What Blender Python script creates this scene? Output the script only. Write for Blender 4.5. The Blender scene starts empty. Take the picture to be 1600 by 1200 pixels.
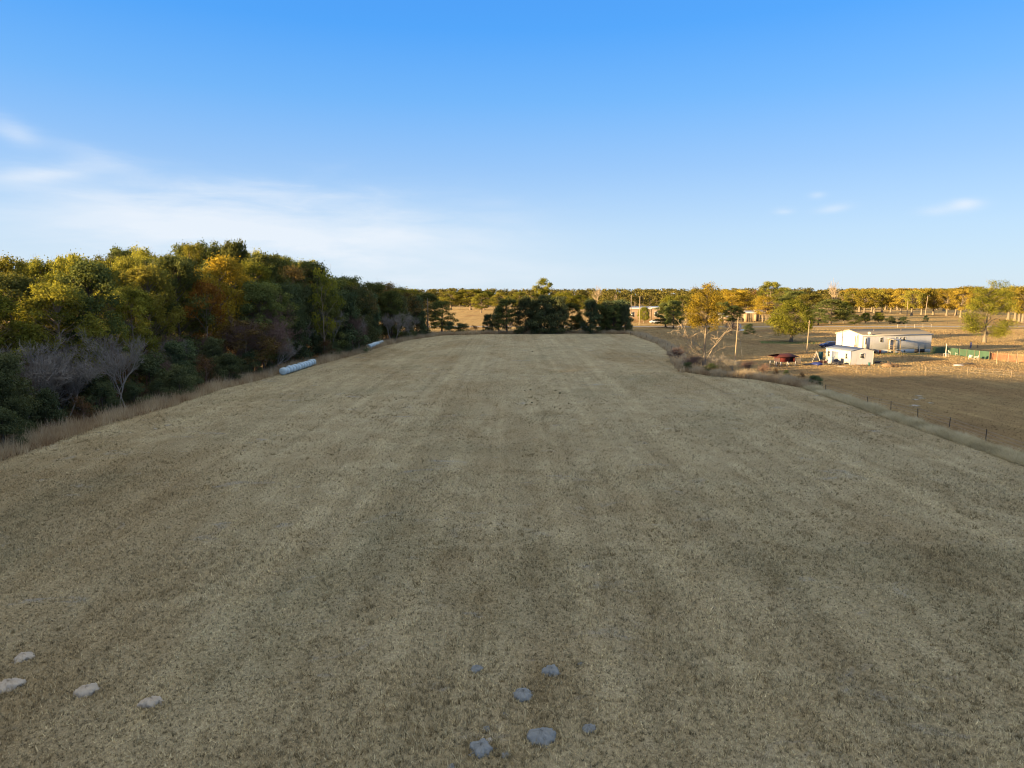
import bpy, math, random
import numpy as np
from mathutils import Vector, Matrix

R = math.radians
S = bpy.context.scene
COL = bpy.context.collection

# ------------------------------------------------------------------ camera
CAMH, PITCH, FPX = 13.0, R(7.42), 1067.0
cd = bpy.data.cameras.new('camera'); cam = bpy.data.objects.new('camera', cd); COL.objects.link(cam)
cam.location = (0, 0, CAMH); cam.rotation_euler = (R(90) - PITCH, 0, 0)
cd.sensor_width = 36; cd.lens = 36 * FPX / 1600; cd.clip_start = 0.1; cd.clip_end = 20000
S.camera = cam
S.cycles.filter_width = 1.05

# ------------------------------------------------------------------ light
SUN_EL, SUN_AZ = R(7.0), R(245)            # azimuth clockwise from +Y
S.view_settings.view_transform = 'Standard'; S.view_settings.look = 'None'
S.view_settings.exposure = 2.2; S.view_settings.gamma = 1; S.view_settings.use_curve_mapping = False
sl = bpy.data.lights.new('sun', 'SUN'); sun = bpy.data.objects.new('sun', sl); COL.objects.link(sun)
sl.energy = 4.9; sl.angle = R(0.55); sl.color = (1.0, 0.68, 0.31)
sdir = Vector((math.sin(SUN_AZ) * math.cos(SUN_EL), math.cos(SUN_AZ) * math.cos(SUN_EL), math.sin(SUN_EL)))
sun.rotation_euler = sdir.to_track_quat('Z', 'Y').to_euler(); sun.location = sdir * 200

W = bpy.data.worlds.new('World'); S.world = W; W.use_nodes = True
wt = W.node_tree; bg = wt.nodes['Background']; bg.inputs[1].default_value = 0.085


class N:
    """tiny node helper"""
    def __init__(s, nt): s.nt = nt
    def new(s, t, **k):
        n = s.nt.nodes.new(t)
        for a, b in k.items(): setattr(n, a, b)
        return n
    def _in(s, sock, v):
        if isinstance(v, bpy.types.NodeSocket): s.nt.links.new(v, sock)
        else: sock.default_value = v
    def m(s, op, a, b=0.0, c=None, clamp=False):
        n = s.new('ShaderNodeMath', operation=op); n.use_clamp = clamp
        s._in(n.inputs[0], a); s._in(n.inputs[1], b)
        if c is not None: s._in(n.inputs[2], c)
        return n.outputs[0]
    def mix(s, f, a, b, mode='MIX'):
        n = s.new('ShaderNodeMix', data_type='RGBA', blend_type=mode)
        s._in(n.inputs[0], f)
        s._in(n.inputs[6], a if isinstance(a, bpy.types.NodeSocket) else (*a, 1)[:4])
        s._in(n.inputs[7], b if isinstance(b, bpy.types.NodeSocket) else (*b, 1)[:4])
        return n.outputs[2]
    def ramp(s, f, stops):
        n = s.new('ShaderNodeValToRGB'); e = n.color_ramp.elements
        while len(e) < len(stops): e.new(0.5)
        for k, (p, c) in enumerate(stops):
            e[k].position = p; e[k].color = (*c, 1) if not isinstance(c, (int, float)) else (c, c, c, 1)
        s._in(n.inputs[0], f); return n.outputs[0]
    def noise(s, vec, scale, detail=3, rough=0.55, dist=0.0):
        n = s.new('ShaderNodeTexNoise'); s._in(n.inputs['Vector'], vec)
        n.inputs['Scale'].default_value = scale; n.inputs['Detail'].default_value = detail
        n.inputs['Roughness'].default_value = rough; n.inputs['Distortion'].default_value = dist
        return n.outputs[0]
    def mapv(s, vec, scale=(1, 1, 1), rot=(0, 0, 0), loc=(0, 0, 0)):
        n = s.new('ShaderNodeMapping'); s._in(n.inputs[0], vec)
        n.inputs[1].default_value = loc; n.inputs[2].default_value = rot; n.inputs[3].default_value = scale
        return n.outputs[0]


w = N(wt)
sky = w.new('ShaderNodeTexSky', sky_type='NISHITA'); sky.sun_disc = False
sky.sun_elevation = SUN_EL; sky.sun_rotation = SUN_AZ; sky.dust_density = 0.3; sky.ozone_density = 3; sky.air_density = 1
tc = w.new('ShaderNodeTexCoord'); sx = w.new('ShaderNodeSeparateXYZ'); wt.links.new(tc.outputs['Generated'], sx.inputs[0])
el = w.m('ARCSINE', sx.outputs[2]); az = w.m('ARCTAN2', sx.outputs[0], sx.outputs[1])
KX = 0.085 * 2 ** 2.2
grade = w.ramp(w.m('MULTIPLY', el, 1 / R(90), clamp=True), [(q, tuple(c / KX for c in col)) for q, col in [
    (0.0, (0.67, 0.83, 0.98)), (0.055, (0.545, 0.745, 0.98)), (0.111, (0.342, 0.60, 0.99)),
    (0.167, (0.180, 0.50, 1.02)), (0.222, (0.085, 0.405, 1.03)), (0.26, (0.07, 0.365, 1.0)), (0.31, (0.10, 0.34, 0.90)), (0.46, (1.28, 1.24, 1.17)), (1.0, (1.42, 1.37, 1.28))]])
skyc = w.mix(0.85, w.mix(1.0, sky.outputs[0], (0.62, 0.62, 0.70), 'MULTIPLY'), grade)      # the clear low sky, plus an added bright veil overhead lifting the shaded field


def px2ae(px, py):
    d = Vector(((px - 800) / FPX, 1, -(py - 600) / FPX)); d.rotate(Matrix.Rotation(-PITCH, 3, 'X')); d.normalize()
    return math.atan2(d.x, d.y), math.asin(d.z)


cv = w.new('ShaderNodeCombineXYZ'); w._in(cv.inputs[0], w.m('MULTIPLY', az, 1.0)); w._in(cv.inputs[1], w.m('MULTIPLY', el, 5.0))
cn = w.noise(w.mapv(cv.outputs[0], rot=(0, 0, R(12))), 3.2, 6, 0.55, 0.6)
cn2 = w.noise(w.mapv(cv.outputs[0], rot=(0, 0, R(10)), loc=(3, 1, 0)), 9, 5, 0.6, 0.4)
cl = 0.0
for (px, py, rx, ry, amp, tilt) in [(430, 352, 320, 50, 0.62, 0.02), (210, 355, 200, 40, 0.30, 0.0), (630, 392, 250, 44, 0.50, 0.12),
                              (90, 268, 95, 15, 0.55, -0.16), (20, 205, 40, 17, 0.45, 0.2), (150, 245, 60, 16, 0.25, 0.25), (430, 300, 190, 10, 0.20, 0.03),
                              (1508, 321, 26, 8, 0.62, 0.0), (1302, 325, 24, 6, 0.42, -0.1), (1277, 305, 12, 5, 0.35, 0), (1224, 330, 14, 5, 0.40, 0),
                              (1464, 330, 28, 7, 0.33, 0), (60, 430, 400, 40, 0.25, 0), (780, 440, 320, 26, 0.18, 0)]:
    a0, e0 = px2ae(px, py); a1, _ = px2ae(px + rx, py); _, e1 = px2ae(px, py - ry)
    da = w.m('SUBTRACT', az, a0); de = w.m('SUBTRACT', el, e0); de = w.m('ADD', de, w.m('MULTIPLY', da, tilt))
    wob = w.m('MULTIPLY_ADD', cn2, 1.8, -0.9)
    q = w.m('ADD', w.m('POWER', w.m('ABSOLUTE', w.m('DIVIDE', da, a1 - a0)), 2.0),
            w.m('POWER', w.m('ABSOLUTE', w.m('ADD', w.m('DIVIDE', de, e1 - e0), wob)), 2.0))
    g = w.m('MULTIPLY', w.m('EXPONENT', w.m('MULTIPLY', q, -1.0)), amp)
    cl = w.m('ADD', g, cl)
cl = w.m('MULTIPLY', cl, w.m('MULTIPLY_ADD', cn, 2.6, -0.25, clamp=False), clamp=True)
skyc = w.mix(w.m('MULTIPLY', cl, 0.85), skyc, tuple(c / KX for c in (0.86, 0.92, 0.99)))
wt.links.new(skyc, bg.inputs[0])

# ------------------------------------------------------------------ helpers
def at(px, py, z=0.0):
    """the point of height z that the photograph shows at this pixel"""
    a = math.atan((py - 600) / FPX)
    d = Vector(((px - 800) / FPX, 1, -(py - 600) / FPX)); d.rotate(Matrix.Rotation(-PITCH, 3, 'X'))
    t = (z - CAMH) / d.z
    return Vector((d.x * t, d.y * t, z))

def proj(p):
    v = Vector(p) - cam.location; v.rotate(Matrix.Rotation(PITCH, 3, 'X'))
    return 800 + FPX * v.x / v.y, 600 - FPX * v.z / v.y

def zat(py, y):
    """height at ground distance y that appears on pixel row py"""
    return CAMH + y * math.tan(-PITCH - math.atan((py - 600) / FPX))


class G:
    def __init__(s): s.v = []; s.f4 = []; s.f3 = []; s.m4 = []; s.m3 = []; s.t = []; s.n = 0
    def add(s, v, f, mat=0, tint=0.5):
        v = np.asarray(v, float).reshape(-1, 3); f = np.asarray(f, int)
        if f.shape[1] == 4: s.f4.append(f + s.n); s.m4.append(np.full(len(f), mat))
        else: s.f3.append(f + s.n); s.m3.append(np.full(len(f), mat))
        s.v.append(v); s.t.append(np.broadcast_to(np.asarray(tint, float), (len(v),)).copy()); s.n += len(v)
    def merge(s, o, M=None, dt=0.0, dm=0):
        """append another G, transformed by 4x4"""
        v, f4, f3, m4, m3, t = o.arrays()
        if M is not None:
            M = np.array(M); v = v @ M[:3, :3].T + M[:3, 3]
        if len(f4): s.f4.append(f4 + s.n); s.m4.append(m4 + dm)
        if len(f3): s.f3.append(f3 + s.n); s.m3.append(m3 + dm)
        s.v.append(v); s.t.append(np.clip(t + dt, 0, 1)); s.n += len(v)
    def arrays(s):
        c = lambda L, sh: np.concatenate(L) if L else np.zeros(sh, int)
        return (np.concatenate(s.v), c(s.f4, (0, 4)), c(s.f3, (0, 3)), c(s.m4, 0), c(s.m3, 0), np.concatenate(s.t))
    def mesh(s, name, mats, smooth=False):
        v, f4, f3, m4, m3, t = s.arrays()
        me = bpy.data.meshes.new(name)
        me.vertices.add(len(v)); me.vertices.foreach_set('co', v.astype(np.float32).ravel())
        nl = len(f4) * 4 + len(f3) * 3
        me.loops.add(nl); me.loops.foreach_set('vertex_index', np.concatenate([f4.ravel(), f3.ravel()]).astype(np.int32))
        me.polygons.add(len(f4) + len(f3))
        st = np.concatenate([np.arange(len(f4)) * 4, len(f4) * 4 + np.arange(len(f3)) * 3]).astype(np.int32)
        me.polygons.foreach_set('loop_start', st)
        me.polygons.foreach_set('material_index', np.concatenate([m4, m3]).astype(np.int32))
        if smooth: me.polygons.foreach_set('use_smooth', np.ones(len(f4) + len(f3), bool))
        at_ = me.attributes.new('tint', 'FLOAT', 'POINT'); at_.data.foreach_set('value', t.astype(np.float32))
        for m in (mats if isinstance(mats, (list, tuple)) else [mats]): me.materials.append(m)
        me.update(calc_edges=True); me.validate()
        return me
    def build(s, name, mats, parent=None, smooth=False, **tags):
        o = link(name, s.mesh(name, mats, smooth), parent)
        tag(o, **tags); return o
    # shapes
    def box(s, x0, x1, y0, y1, z0, z1, mat=0, M=None):
        v = np.array([(x, y, z) for x in (x0, x1) for y in (y0, y1) for z in (z0, z1)], float)
        if M is not None: v = np.array([M @ Vector(p) for p in v])
        s.add(v, [(0, 1, 3, 2), (4, 6, 7, 5), (0, 4, 5, 1), (2, 3, 7, 6), (0, 2, 6, 4), (1, 5, 7, 3)], mat)
    def tube(s, pts, rad, sides=6, mat=0, tint=0.5, cap=True):
        P = np.asarray(pts, float); n = len(P); rad = np.broadcast_to(np.asarray(rad, float), (n,))
        T = np.gradient(P, axis=0); T /= np.linalg.norm(T, axis=1)[:, None] + 1e-9
        up = np.array((0.13, 0.21, 1.0)) if abs(T[0][2]) < 0.9 else np.array((1.0, 0.17, 0.11))
        A = np.cross(T, up); A /= np.linalg.norm(A, axis=1)[:, None] + 1e-9; B = np.cross(T, A)
        an = np.arange(sides) * 2 * math.pi / sides
        ring = P[:, None, :] + rad[:, None, None] * (np.cos(an)[None, :, None] * A[:, None, :] + np.sin(an)[None, :, None] * B[:, None, :])
        i = np.arange(n - 1)[:, None] * sides; j = np.arange(sides)[None, :]; k = (j + 1) % sides
        f = np.stack([i + j, i + k, i + sides + k, i + sides + j], -1).reshape(-1, 4)
        s.add(ring.reshape(-1, 3), f, mat, tint)
        if cap:
            for e, q in ((0, 0), (1, (n - 1) * sides)):
                c = ring.reshape(-1, 3)[q:q + sides]
                s.add(np.vstack([c, P[0 if e == 0 else -1]]), [(a, (a + 1) % sides, sides) for a in range(sides)], mat, tint)
    def cyl(s, x, y, z0, z1, r, sides=10, mat=0, r1=None): s.tube([(x, y, z0), (x, y, z1)], [r, r if r1 is None else r1], sides, mat)
    def bar(s, a, b, r, sides=5, mat=0): s.tube([a, b], r, sides, mat)
    def poly(s, pts, mat=0):
        n = len(pts); c = np.mean(np.array(pts, float), axis=0)
        s.add(list(pts) + [tuple(c)], [(i, (i + 1) % n, n) for i in range(n)], mat)
    def quad(s, a, b, c, d, mat=0): s.add([a, b, c, d], [(0, 1, 2, 3)], mat)
    def prism(s, prof, x0, x1, mat=0, M=None):
        """(y,z) outline extruded along x"""
        n = len(prof); v = [(x0, y, z) for y, z in prof] + [(x1, y, z) for y, z in prof]
        if M is not None: v = [tuple(M @ Vector(p)) for p in v]
        s.add(v, [(i, (i + 1) % n, n + (i + 1) % n, n + i) for i in range(n)], mat)
        s.poly(v[:n], mat); s.poly(v[n:], mat)
    def blob(s, c, r, seed=0, seg=16, rings=9, amp=0.2, zmin=-1e9, mat=0, tint=0.5):
        rg = np.random.default_rng(seed); ph = rg.uniform(0, 6.28, (6,)); fr = rg.integers(1, 5, (6,))
        th = np.linspace(0, math.pi, rings)[:, None]; al = (np.arange(seg) * 2 * math.pi / seg)[None, :]
        k = 1 + amp * (np.sin(fr[0] * al + ph[0]) * np.sin(th * 2 + ph[1]) + 0.7 * np.sin(fr[2] * al + ph[2]) * np.sin(th * 3 + ph[3]) + 0.5 * np.sin((fr[4] + 3) * al + ph[4]) * np.sin(th * 5)) * np.sin(th)
        x = c[0] + r[0] * k * np.sin(th) * np.cos(al); y = c[1] + r[1] * k * np.sin(th) * np.sin(al); z = np.maximum(c[2] + r[2] * k * np.cos(th) + 0 * al, zmin)
        i = np.arange(rings - 1)[:, None] * seg; j = np.arange(seg)[None, :]; kk = (j + 1) % seg
        s.add(np.stack([x, y, z], -1).reshape(-1, 3), np.stack([i + j, i + seg + j, i + seg + kk, i + kk], -1).reshape(-1, 4), mat, tint)


def link(name, data, parent=None, loc=None):
    o = bpy.data.objects.new(name, data); COL.objects.link(o)
    if parent is not None: o.parent = parent
    if loc is not None: o.location = loc
    return o

def tag(o, label=None, cat=None, group=None, kind=None):
    if label: o['label'] = label
    if cat: o['category'] = cat
    if group: o['group'] = group
    if kind: o['kind'] = kind

def thing(name, label, cat, loc=(0, 0, 0), rz=0.0, group=None):
    o = link(name, None, None, loc); o.rotation_euler = (0, 0, rz); tag(o, label, cat, group); o.empty_display_size = 0.5
    return o

def dup(root, loc, rz=None, sc=None, label=None, group=None):
    r = root.copy(); COL.objects.link(r); r.location = loc
    if rz is not None: r.rotation_euler = (0, 0, rz)
    if sc is not None: r.scale = sc
    if label: r['label'] = label
    if group: r['group'] = group
    for ch in list(root.children):
        c = ch.copy(); COL.objects.link(c); c.parent = r
        for g in list(ch.children):
            d = g.copy(); COL.objects.link(d); d.parent = c
    return r

# ------------------------------------------------------------------ materials
def mat(name, col, rough=0.8, var=0.15, scale=3.0, bump=0.0, metal=0.0, stretch=(1, 1, 1), spec=0.3, streak=0.0, stain=None):
    m = bpy.data.materials.new(name); m.use_nodes = True; nt = m.node_tree; n = N(nt)
    b = nt.nodes['Principled BSDF']; b.inputs['Roughness'].default_value = rough; b.inputs['Metallic'].default_value = metal
    b.inputs['Specular IOR Level'].default_value = spec
    t = n.new('ShaderNodeTexCoord'); v = n.mapv(t.outputs['Object'], stretch)
    nz = n.noise(v, scale, 5, 0.6)
    c = n.mix(nz, tuple(x * (1 - var) for x in col), tuple(min(1, x * (1 + var)) for x in col))
    if stain:
        f = n.ramp(n.noise(n.mapv(t.outputs['Object'], (1.3, 1.3, 0.35)), scale * 0.7, 5, 0.65), [(0.5, 0.0), (0.72, 1.0)])
        c = n.mix(n.m('MULTIPLY', f, 0.6), c, stain)
    nt.links.new(c, b.inputs['Base Color'])
    if bump:
        bp = n.new('ShaderNodeBump'); bp.inputs['Strength'].default_value = 0.6; bp.inputs['Distance'].default_value = bump
        n._in(bp.inputs['Height'], nz); nt.links.new(bp.outputs[0], b.inputs['Normal'])
    return m

def leaf_mat(name, dark, light, warm=None, trans=0.3):
    m = bpy.data.materials.new(name); m.use_nodes = True; nt = m.node_tree; n = N(nt); nt.nodes.clear()
    out = n.new('ShaderNodeOutputMaterial')
    a = n.new('ShaderNodeAttribute', attribute_name='tint'); oi = n.new('ShaderNodeObjectInfo'); ge = n.new('ShaderNodeNewGeometry')
    f = n.m('ADD', n.m('MULTIPLY', a.outputs['Fac'], 0.75), n.m('MULTIPLY', ge.outputs['Random Per Island'], 0.25), clamp=True)
    c = n.mix(f, dark, light)
    if warm: c = n.mix(n.m('MULTIPLY', n.m('POWER', oi.outputs['Random'], 1.6), 0.75), c, warm)
    br = n.m('MULTIPLY_ADD', n.m('FRACT', n.m('MULTIPLY', oi.outputs['Random'], 7.31)), 0.5, 0.75)
    k = n.new('ShaderNodeCombineXYZ'); [n._in(k.inputs[i], br) for i in range(3)]
    c = n.mix(1.0, c, k.outputs[0], 'MULTIPLY')
    d = n.new('ShaderNodeBsdfDiffuse'); tr = n.new('ShaderNodeBsdfTranslucent'); mx = n.new('ShaderNodeMixShader')
    nt.links.new(c, d.inputs[0]); nt.links.new(n.mix(1.0, c, (1.15, 1.1, 0.55), 'MULTIPLY'), tr.inputs[0]); mx.inputs[0].default_value = trans
    nt.links.new(d.outputs[0], mx.inputs[1]); nt.links.new(tr.outputs[0], mx.inputs[2]); nt.links.new(mx.outputs[0], out.inputs[0])
    return m

def grass_color(n, pos, kind='field'):
    """tan, olive and brown mottling of dry pasture in world metres"""
    big = n.noise(n.mapv(pos, (0.055, 0.022, 0.0)), 1.0, 4, 0.6, 0.7)
    mid = n.noise(n.mapv(pos, (0.42, 0.26, 0.0), rot=(0, 0, 0.12)), 1.0, 8, 0.74, 0.3)
    trk = n.noise(n.mapv(pos, (0.55, 0.006, 0.0), loc=(4, 0, 0)), 1.0, 3, 0.65)
    trk2 = n.ramp(n.noise(n.mapv(pos, (1.9, 0.012, 0.0), loc=(9, 2, 0), rot=(0, 0, 0.004)), 1.0, 3, 0.7), [(0.38, 0.0), (0.62, 1.0)])
    fine = n.noise(n.mapv(pos, (1, 0.8, 0.3)), 8.5 if kind == 'field' else 12.0, 4, 0.72)
    spk = n.noise(n.mapv(pos, (1, 1, 0.3)), 24.0, 2, 0.8)
    P = {'field': ((0.294, 0.243, 0.141), (0.418, 0.367, 0.234), (0.225, 0.160, 0.078), (0.195, 0.188, 0.115)),
         'yard': ((0.266, 0.190, 0.100), (0.362, 0.272, 0.136), (0.200, 0.125, 0.066), (0.185, 0.150, 0.080)),
         'far': ((0.415, 0.275, 0.112), (0.510, 0.360, 0.165), (0.280, 0.160, 0.078), (0.260, 0.200, 0.100)),
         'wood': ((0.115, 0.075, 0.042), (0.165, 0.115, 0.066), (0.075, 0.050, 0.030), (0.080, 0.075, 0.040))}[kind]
    c = n.mix(n.ramp(mid, [(0.32, 0.0), (0.66, 1.0)]), P[0], P[1])
    c = n.mix(n.m('MULTIPLY', n.ramp(big, [(0.48, 0.0), (0.66, 1.0)]), 0.52), c, P[2])
    c = n.mix(n.m('MULTIPLY', n.ramp(n.noise(n.mapv(pos, (0.09, 0.05, 0), loc=(31, 7, 0)), 1.0, 4, 0.6), [(0.52, 0.0), (0.72, 1.0)]), 0.45), c, P[3])
    tr = n.m('ADD', n.m('MULTIPLY', trk, 0.75), n.m('MULTIPLY', trk2, 0.09 if kind == 'field' else 0.05))
    k = n.m('MULTIPLY_ADD', tr, 0.85, 0.65)
    k = n.m('MULTIPLY', k, n.m('MULTIPLY_ADD', n.ramp(fine, [(0.32, 0.0), (0.66, 1.0)]), 0.72, 0.62))
    k = n.m('MULTIPLY', k, n.m('MULTIPLY_ADD', n.ramp(spk, [(0.32, 0.0), (0.68, 1.0)]), 0.60, 0.68))
    kk = n.new('ShaderNodeCombineXYZ'); [n._in(kk.inputs[i], k) for i in range(3)]
    return n.mix(1.0, c, kk.outputs[0], 'MULTIPLY'), fine, spk, mid

def ground_mat(name, kind, bump=0.22):
    m = bpy.data.materials.new(name); m.use_nodes = True; nt = m.node_tree; n = N(nt)
    b = nt.nodes['Principled BSDF']; b.inputs['Roughness'].default_value = 1.0; b.inputs['Specular IOR Level'].default_value = 0.0
    pos = n.new('ShaderNodeNewGeometry').outputs['Position']
    c, fine, spk, mid = grass_color(n, pos, kind)
    if kind == 'field':   # thin sandy scrapes where the turf is worn
        f = n.ramp(n.noise(n.mapv(pos, (0.21, 0.33, 0), rot=(0, 0, 0.4), loc=(3, 40, 0)), 1.0, 5, 0.7, 1.0), [(0.60, 0.0), (0.72, 1.0)])
        c = n.mix(n.m('MULTIPLY', n.m('MULTIPLY', f, n.m('MULTIPLY_ADD', fine, 1.4, 0.1)), 0.75), c, (0.27, 0.285, 0.29))
    nt.links.new(c, b.inputs['Base Color'])
    bp = n.new('ShaderNodeBump'); bp.inputs['Strength'].default_value = 1.0; bp.inputs['Distance'].default_value = bump
    h = n.m('ADD', fine, n.m('MULTIPLY', spk, 0.35))
    n._in(bp.inputs['Height'], h); nt.links.new(bp.outputs[0], b.inputs['Normal'])
    return m

def blade_mat(name, kind=None, cols=None, trans=0.25):
    m = bpy.data.materials.new(name); m.use_nodes = True; nt = m.node_tree; n = N(nt); nt.nodes.clear()
    out = n.new('ShaderNodeOutputMaterial'); ge = n.new('ShaderNodeNewGeometry')
    a = n.new('ShaderNodeAttribute', attribute_name='tint')
    if kind:
        c = grass_color(n, ge.outputs['Position'], kind)[0]
        k = n.m('MULTIPLY_ADD', a.outputs['Fac'], 1.35, 0.55)
        kk = n.new('ShaderNodeCombineXYZ'); [n._in(kk.inputs[i], k) for i in range(3)]
        c = n.mix(1.0, c, kk.outputs[0], 'MULTIPLY')
    else:
        c = n.ramp(a.outputs['Fac'], cols)
        c = n.mix(n.m('MULTIPLY', n.ramp(n.noise(n.mapv(ge.outputs['Position'], (0.25, 0.25, 0.1)), 1.0, 3), [(0.35, 0.0), (0.65, 1.0)]), 0.28), c, tuple(x * 0.7 for x in cols[0][1]))
    d = n.new('ShaderNodeBsdfDiffuse'); tr = n.new('ShaderNodeBsdfTranslucent'); mx = n.new('ShaderNodeMixShader')
    nt.links.new(c, d.inputs[0]); nt.links.new(c, tr.inputs[0]); mx.inputs[0].default_value = trans
    nt.links.new(d.outputs[0], mx.inputs[1]); nt.links.new(tr.outputs[0], mx.inputs[2]); nt.links.new(mx.outputs[0], out.inputs[0])
    return m

M_bark = mat('bark_grey', (0.17, 0.135, 0.10), 0.95, 0.45, 4, 0.05, stretch=(1, 1, 0.3))
M_barkd = mat('bark_dark', (0.075, 0.062, 0.048), 0.95, 0.4, 4, 0.05, stretch=(1, 1, 0.3))
M_pale = mat('bark_pale', (0.165, 0.137, 0.10), 0.9, 0.35, 3, 0.04, stretch=(1, 1, 0.4))
M_twig = mat('twig_grey', (0.20, 0.185, 0.165), 0.95, 0.35, 2)
M_limb = mat('limb_bark', (0.27, 0.215, 0.15), 0.9, 0.3, 3)
M_twigp = mat('twig_pinkish', (0.15, 0.10, 0.082), 0.95, 0.35, 2)
L_olive = leaf_mat('leaves_olive', (0.044, 0.060, 0.018), (0.350, 0.350, 0.066), (0.19, 0.165, 0.04), 0.40)
L_dark = leaf_mat('leaves_dark_green', (0.036, 0.058, 0.026), (0.175, 0.205, 0.068), (0.12, 0.120, 0.038))
L_deep = leaf_mat('leaves_deep_green', (0.042, 0.068, 0.042), (0.145, 0.185, 0.092), (0.095, 0.100, 0.046))
L_gold = leaf_mat('leaves_gold', (0.18, 0.140, 0.024), (0.44, 0.330, 0.050), None, 0.4)
L_orange = leaf_mat('leaves_orange', (0.22, 0.10, 0.03), (0.42, 0.22, 0.05), None, 0.4)
L_brown = leaf_mat('leaves_brown', (0.085, 0.062, 0.030), (0.20, 0.145, 0.055))
L_russet = leaf_mat('leaves_russet', (0.075, 0.046, 0.026), (0.15, 0.095, 0.05))
L_pecan = leaf_mat('leaves_pecan', (0.17, 0.135, 0.028), (0.40, 0.290, 0.050), (0.19, 0.20, 0.04), 0.38)
L_green = leaf_mat('leaves_bright_green', (0.060, 0.078, 0.016), (0.270, 0.260, 0.042), None, 0.35)

# ------------------------------------------------------------------ plants
def leaf_quads(g, c, nrm, size, rng, mat=0, tint=0.5, aspect=0.62, axis=None):
    """one small folded quad per centre"""
    n = len(c)
    nrm = nrm / (np.linalg.norm(nrm, axis=1)[:, None] + 1e-9)
    a = rng.normal(size=(n, 3)) if axis is None else axis
    u = np.cross(nrm, a); u /= np.linalg.norm(u, axis=1)[:, None] + 1e-9
    v = np.cross(nrm, u)
    if axis is not None: u, v = axis / (np.linalg.norm(axis, axis=1)[:, None] + 1e-9), u
    s = (size * rng.uniform(0.6, 1.35, n))[:, None]
    bend = nrm * s * 0.18
    q = np.stack([c - u * s * 0.5, c + v * s * aspect * 0.5 + bend, c + u * s * 0.5, c - v * s * aspect * 0.5 + bend], 1)
    i = np.arange(n)[:, None] * 4 + np.arange(4)[None, :]
    g.add(q.reshape(-1, 3), i, mat, np.repeat(np.broadcast_to(tint, (n,)), 4))

PROF = {'round': lambda u: np.sin(math.pi * (0.14 + 0.80 * u)) ** 0.75,
        'vase': lambda u: np.sin(math.pi * (0.05 + 0.62 * u)) * (1 - 0.35 * np.clip((u - 0.75) * 4, 0, 1)),
        'cone': lambda u: (1 - u) ** 0.8 * 0.9 + 0.12,
        'bush': lambda u: np.clip(1.0 - 0.85 * u ** 2.2, 0, 1),
        'column': lambda u: np.sin(math.pi * (0.2 + 0.72 * u)) ** 0.5}

def centres(rng, n, H, base, rx, prof, lob=0.28):
    u = rng.uniform(0, 1, n) ** 0.85; al = rng.uniform(0, 2 * math.pi, n)
    k = 1 + lob * (np.sin(2 * al + rng.uniform(0, 6)) * 0.5 + np.sin(3 * al + 4 * u + rng.uniform(0, 6)) * 0.6)
    r = rx * PROF[prof](u) * k * rng.uniform(0.30, 1.0, n) ** 0.5
    z = base + u * (H - base); k9 = n // 9; r[:k9] *= 0.55; z[:k9] = H - (H - base) * rng.uniform(0.0, 0.10, k9) + rng.uniform(-0.2, 0.5, k9)
    return np.stack([r * np.cos(al), r * np.sin(al), z], 1)

def foliage(g, C, rc, leaf, nl, rng, flat=0.68, out=0.8):
    for c in C:
        r = rc * rng.uniform(0.6, 1.3); n = max(8, int(nl * (r / rc) ** 2))
        d = rng.normal(size=(n, 3)); d /= np.linalg.norm(d, axis=1)[:, None]
        rad = r * (0.35 + 0.65 * rng.uniform(0, 1, n) ** 0.55) * (1 + 0.45 * np.sin(d[:, 0] * 5 + c[0]) * np.sin(d[:, 1] * 6 + c[1])) * np.where(rng.uniform(0, 1, n) < 0.14, 1.4, 1.0)
        p = c + d * rad[:, None] * np.array([1, 1, flat])
        nr = d * out + rng.normal(size=(n, 3)) * 0.55 + np.array([0, 0, 0.25])
        leaf_quads(g, p, nr, leaf, rng, 0, np.clip(rng.uniform(0.1, 0.9) + rng.normal(0, 0.12, n), 0, 1))

def limb(g, a, b, r0, r1, rng, sag=0.12, n=5, sides=4, mat=0):
    a = np.array(a, float); b = np.array(b, float); t = np.linspace(0, 1, n)[:, None]
    L = np.linalg.norm(b - a)
    P = a * (1 - t) + b * t + np.array([0, 0, 1]) * L * sag * np.sin(t * math.pi) * rng.uniform(-0.4, 1.0)
    P[1:-1] += rng.normal(0, L * 0.035, (n - 2, 3))
    g.tube(P, r0 + (r1 - r0) * t[:, 0] ** 0.8, sides, mat, 0.5, cap=False)
    return P

def broadleaf(seed, H, rx, base, nclump, rc, leaf, nl, prof='round', tr=0.32, C=None, lean=0.04):
    """returns (trunk G, crown G) of a leafy tree standing at the origin"""
    rng = np.random.default_rng(seed); tk = G(); cr = G()
    if C is None: C = centres(rng, nclump, H - rc * 0.5, base, rx, prof)
    top = H * 0.82; z = np.linspace(0, top, 9)
    wx = np.cumsum(rng.normal(0, lean * H / 9, 9)); wy = np.cumsum(rng.normal(0, lean * H / 9, 9)); wx -= wx[0]; wy -= wy[0]
    P = np.stack([wx, wy, z], 1); rad = tr * (1 - 0.85 * z / top) * (1 + 0.6 * np.exp(-z / 0.5))
    P[0, 2] = -0.2
    tk.tube(P, rad, 8, 0)
    for i, c in enumerate(C):
        zs = min(max(base * 0.75, c[2] - 0.55 * math.hypot(c[0], c[1]) - rng.uniform(0.2, 1.0)), top * 0.95)
        s = np.array([np.interp(zs, z, wx), np.interp(zs, z, wy), zs])
        rr = tr * (0.42 if i % 5 == 0 else 0.2) * (1 - 0.5 * zs / H)
        Q = limb(tk, s, c, rr, 0.02, rng)
        for _ in range(2):
            limb(tk, Q[3], c + rng.normal(0, rc * 0.7, 3), rr * 0.3, 0.012, rng, n=3, sides=3)
    foliage(cr, C, rc, leaf, nl, rng)
    return tk, cr

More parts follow.
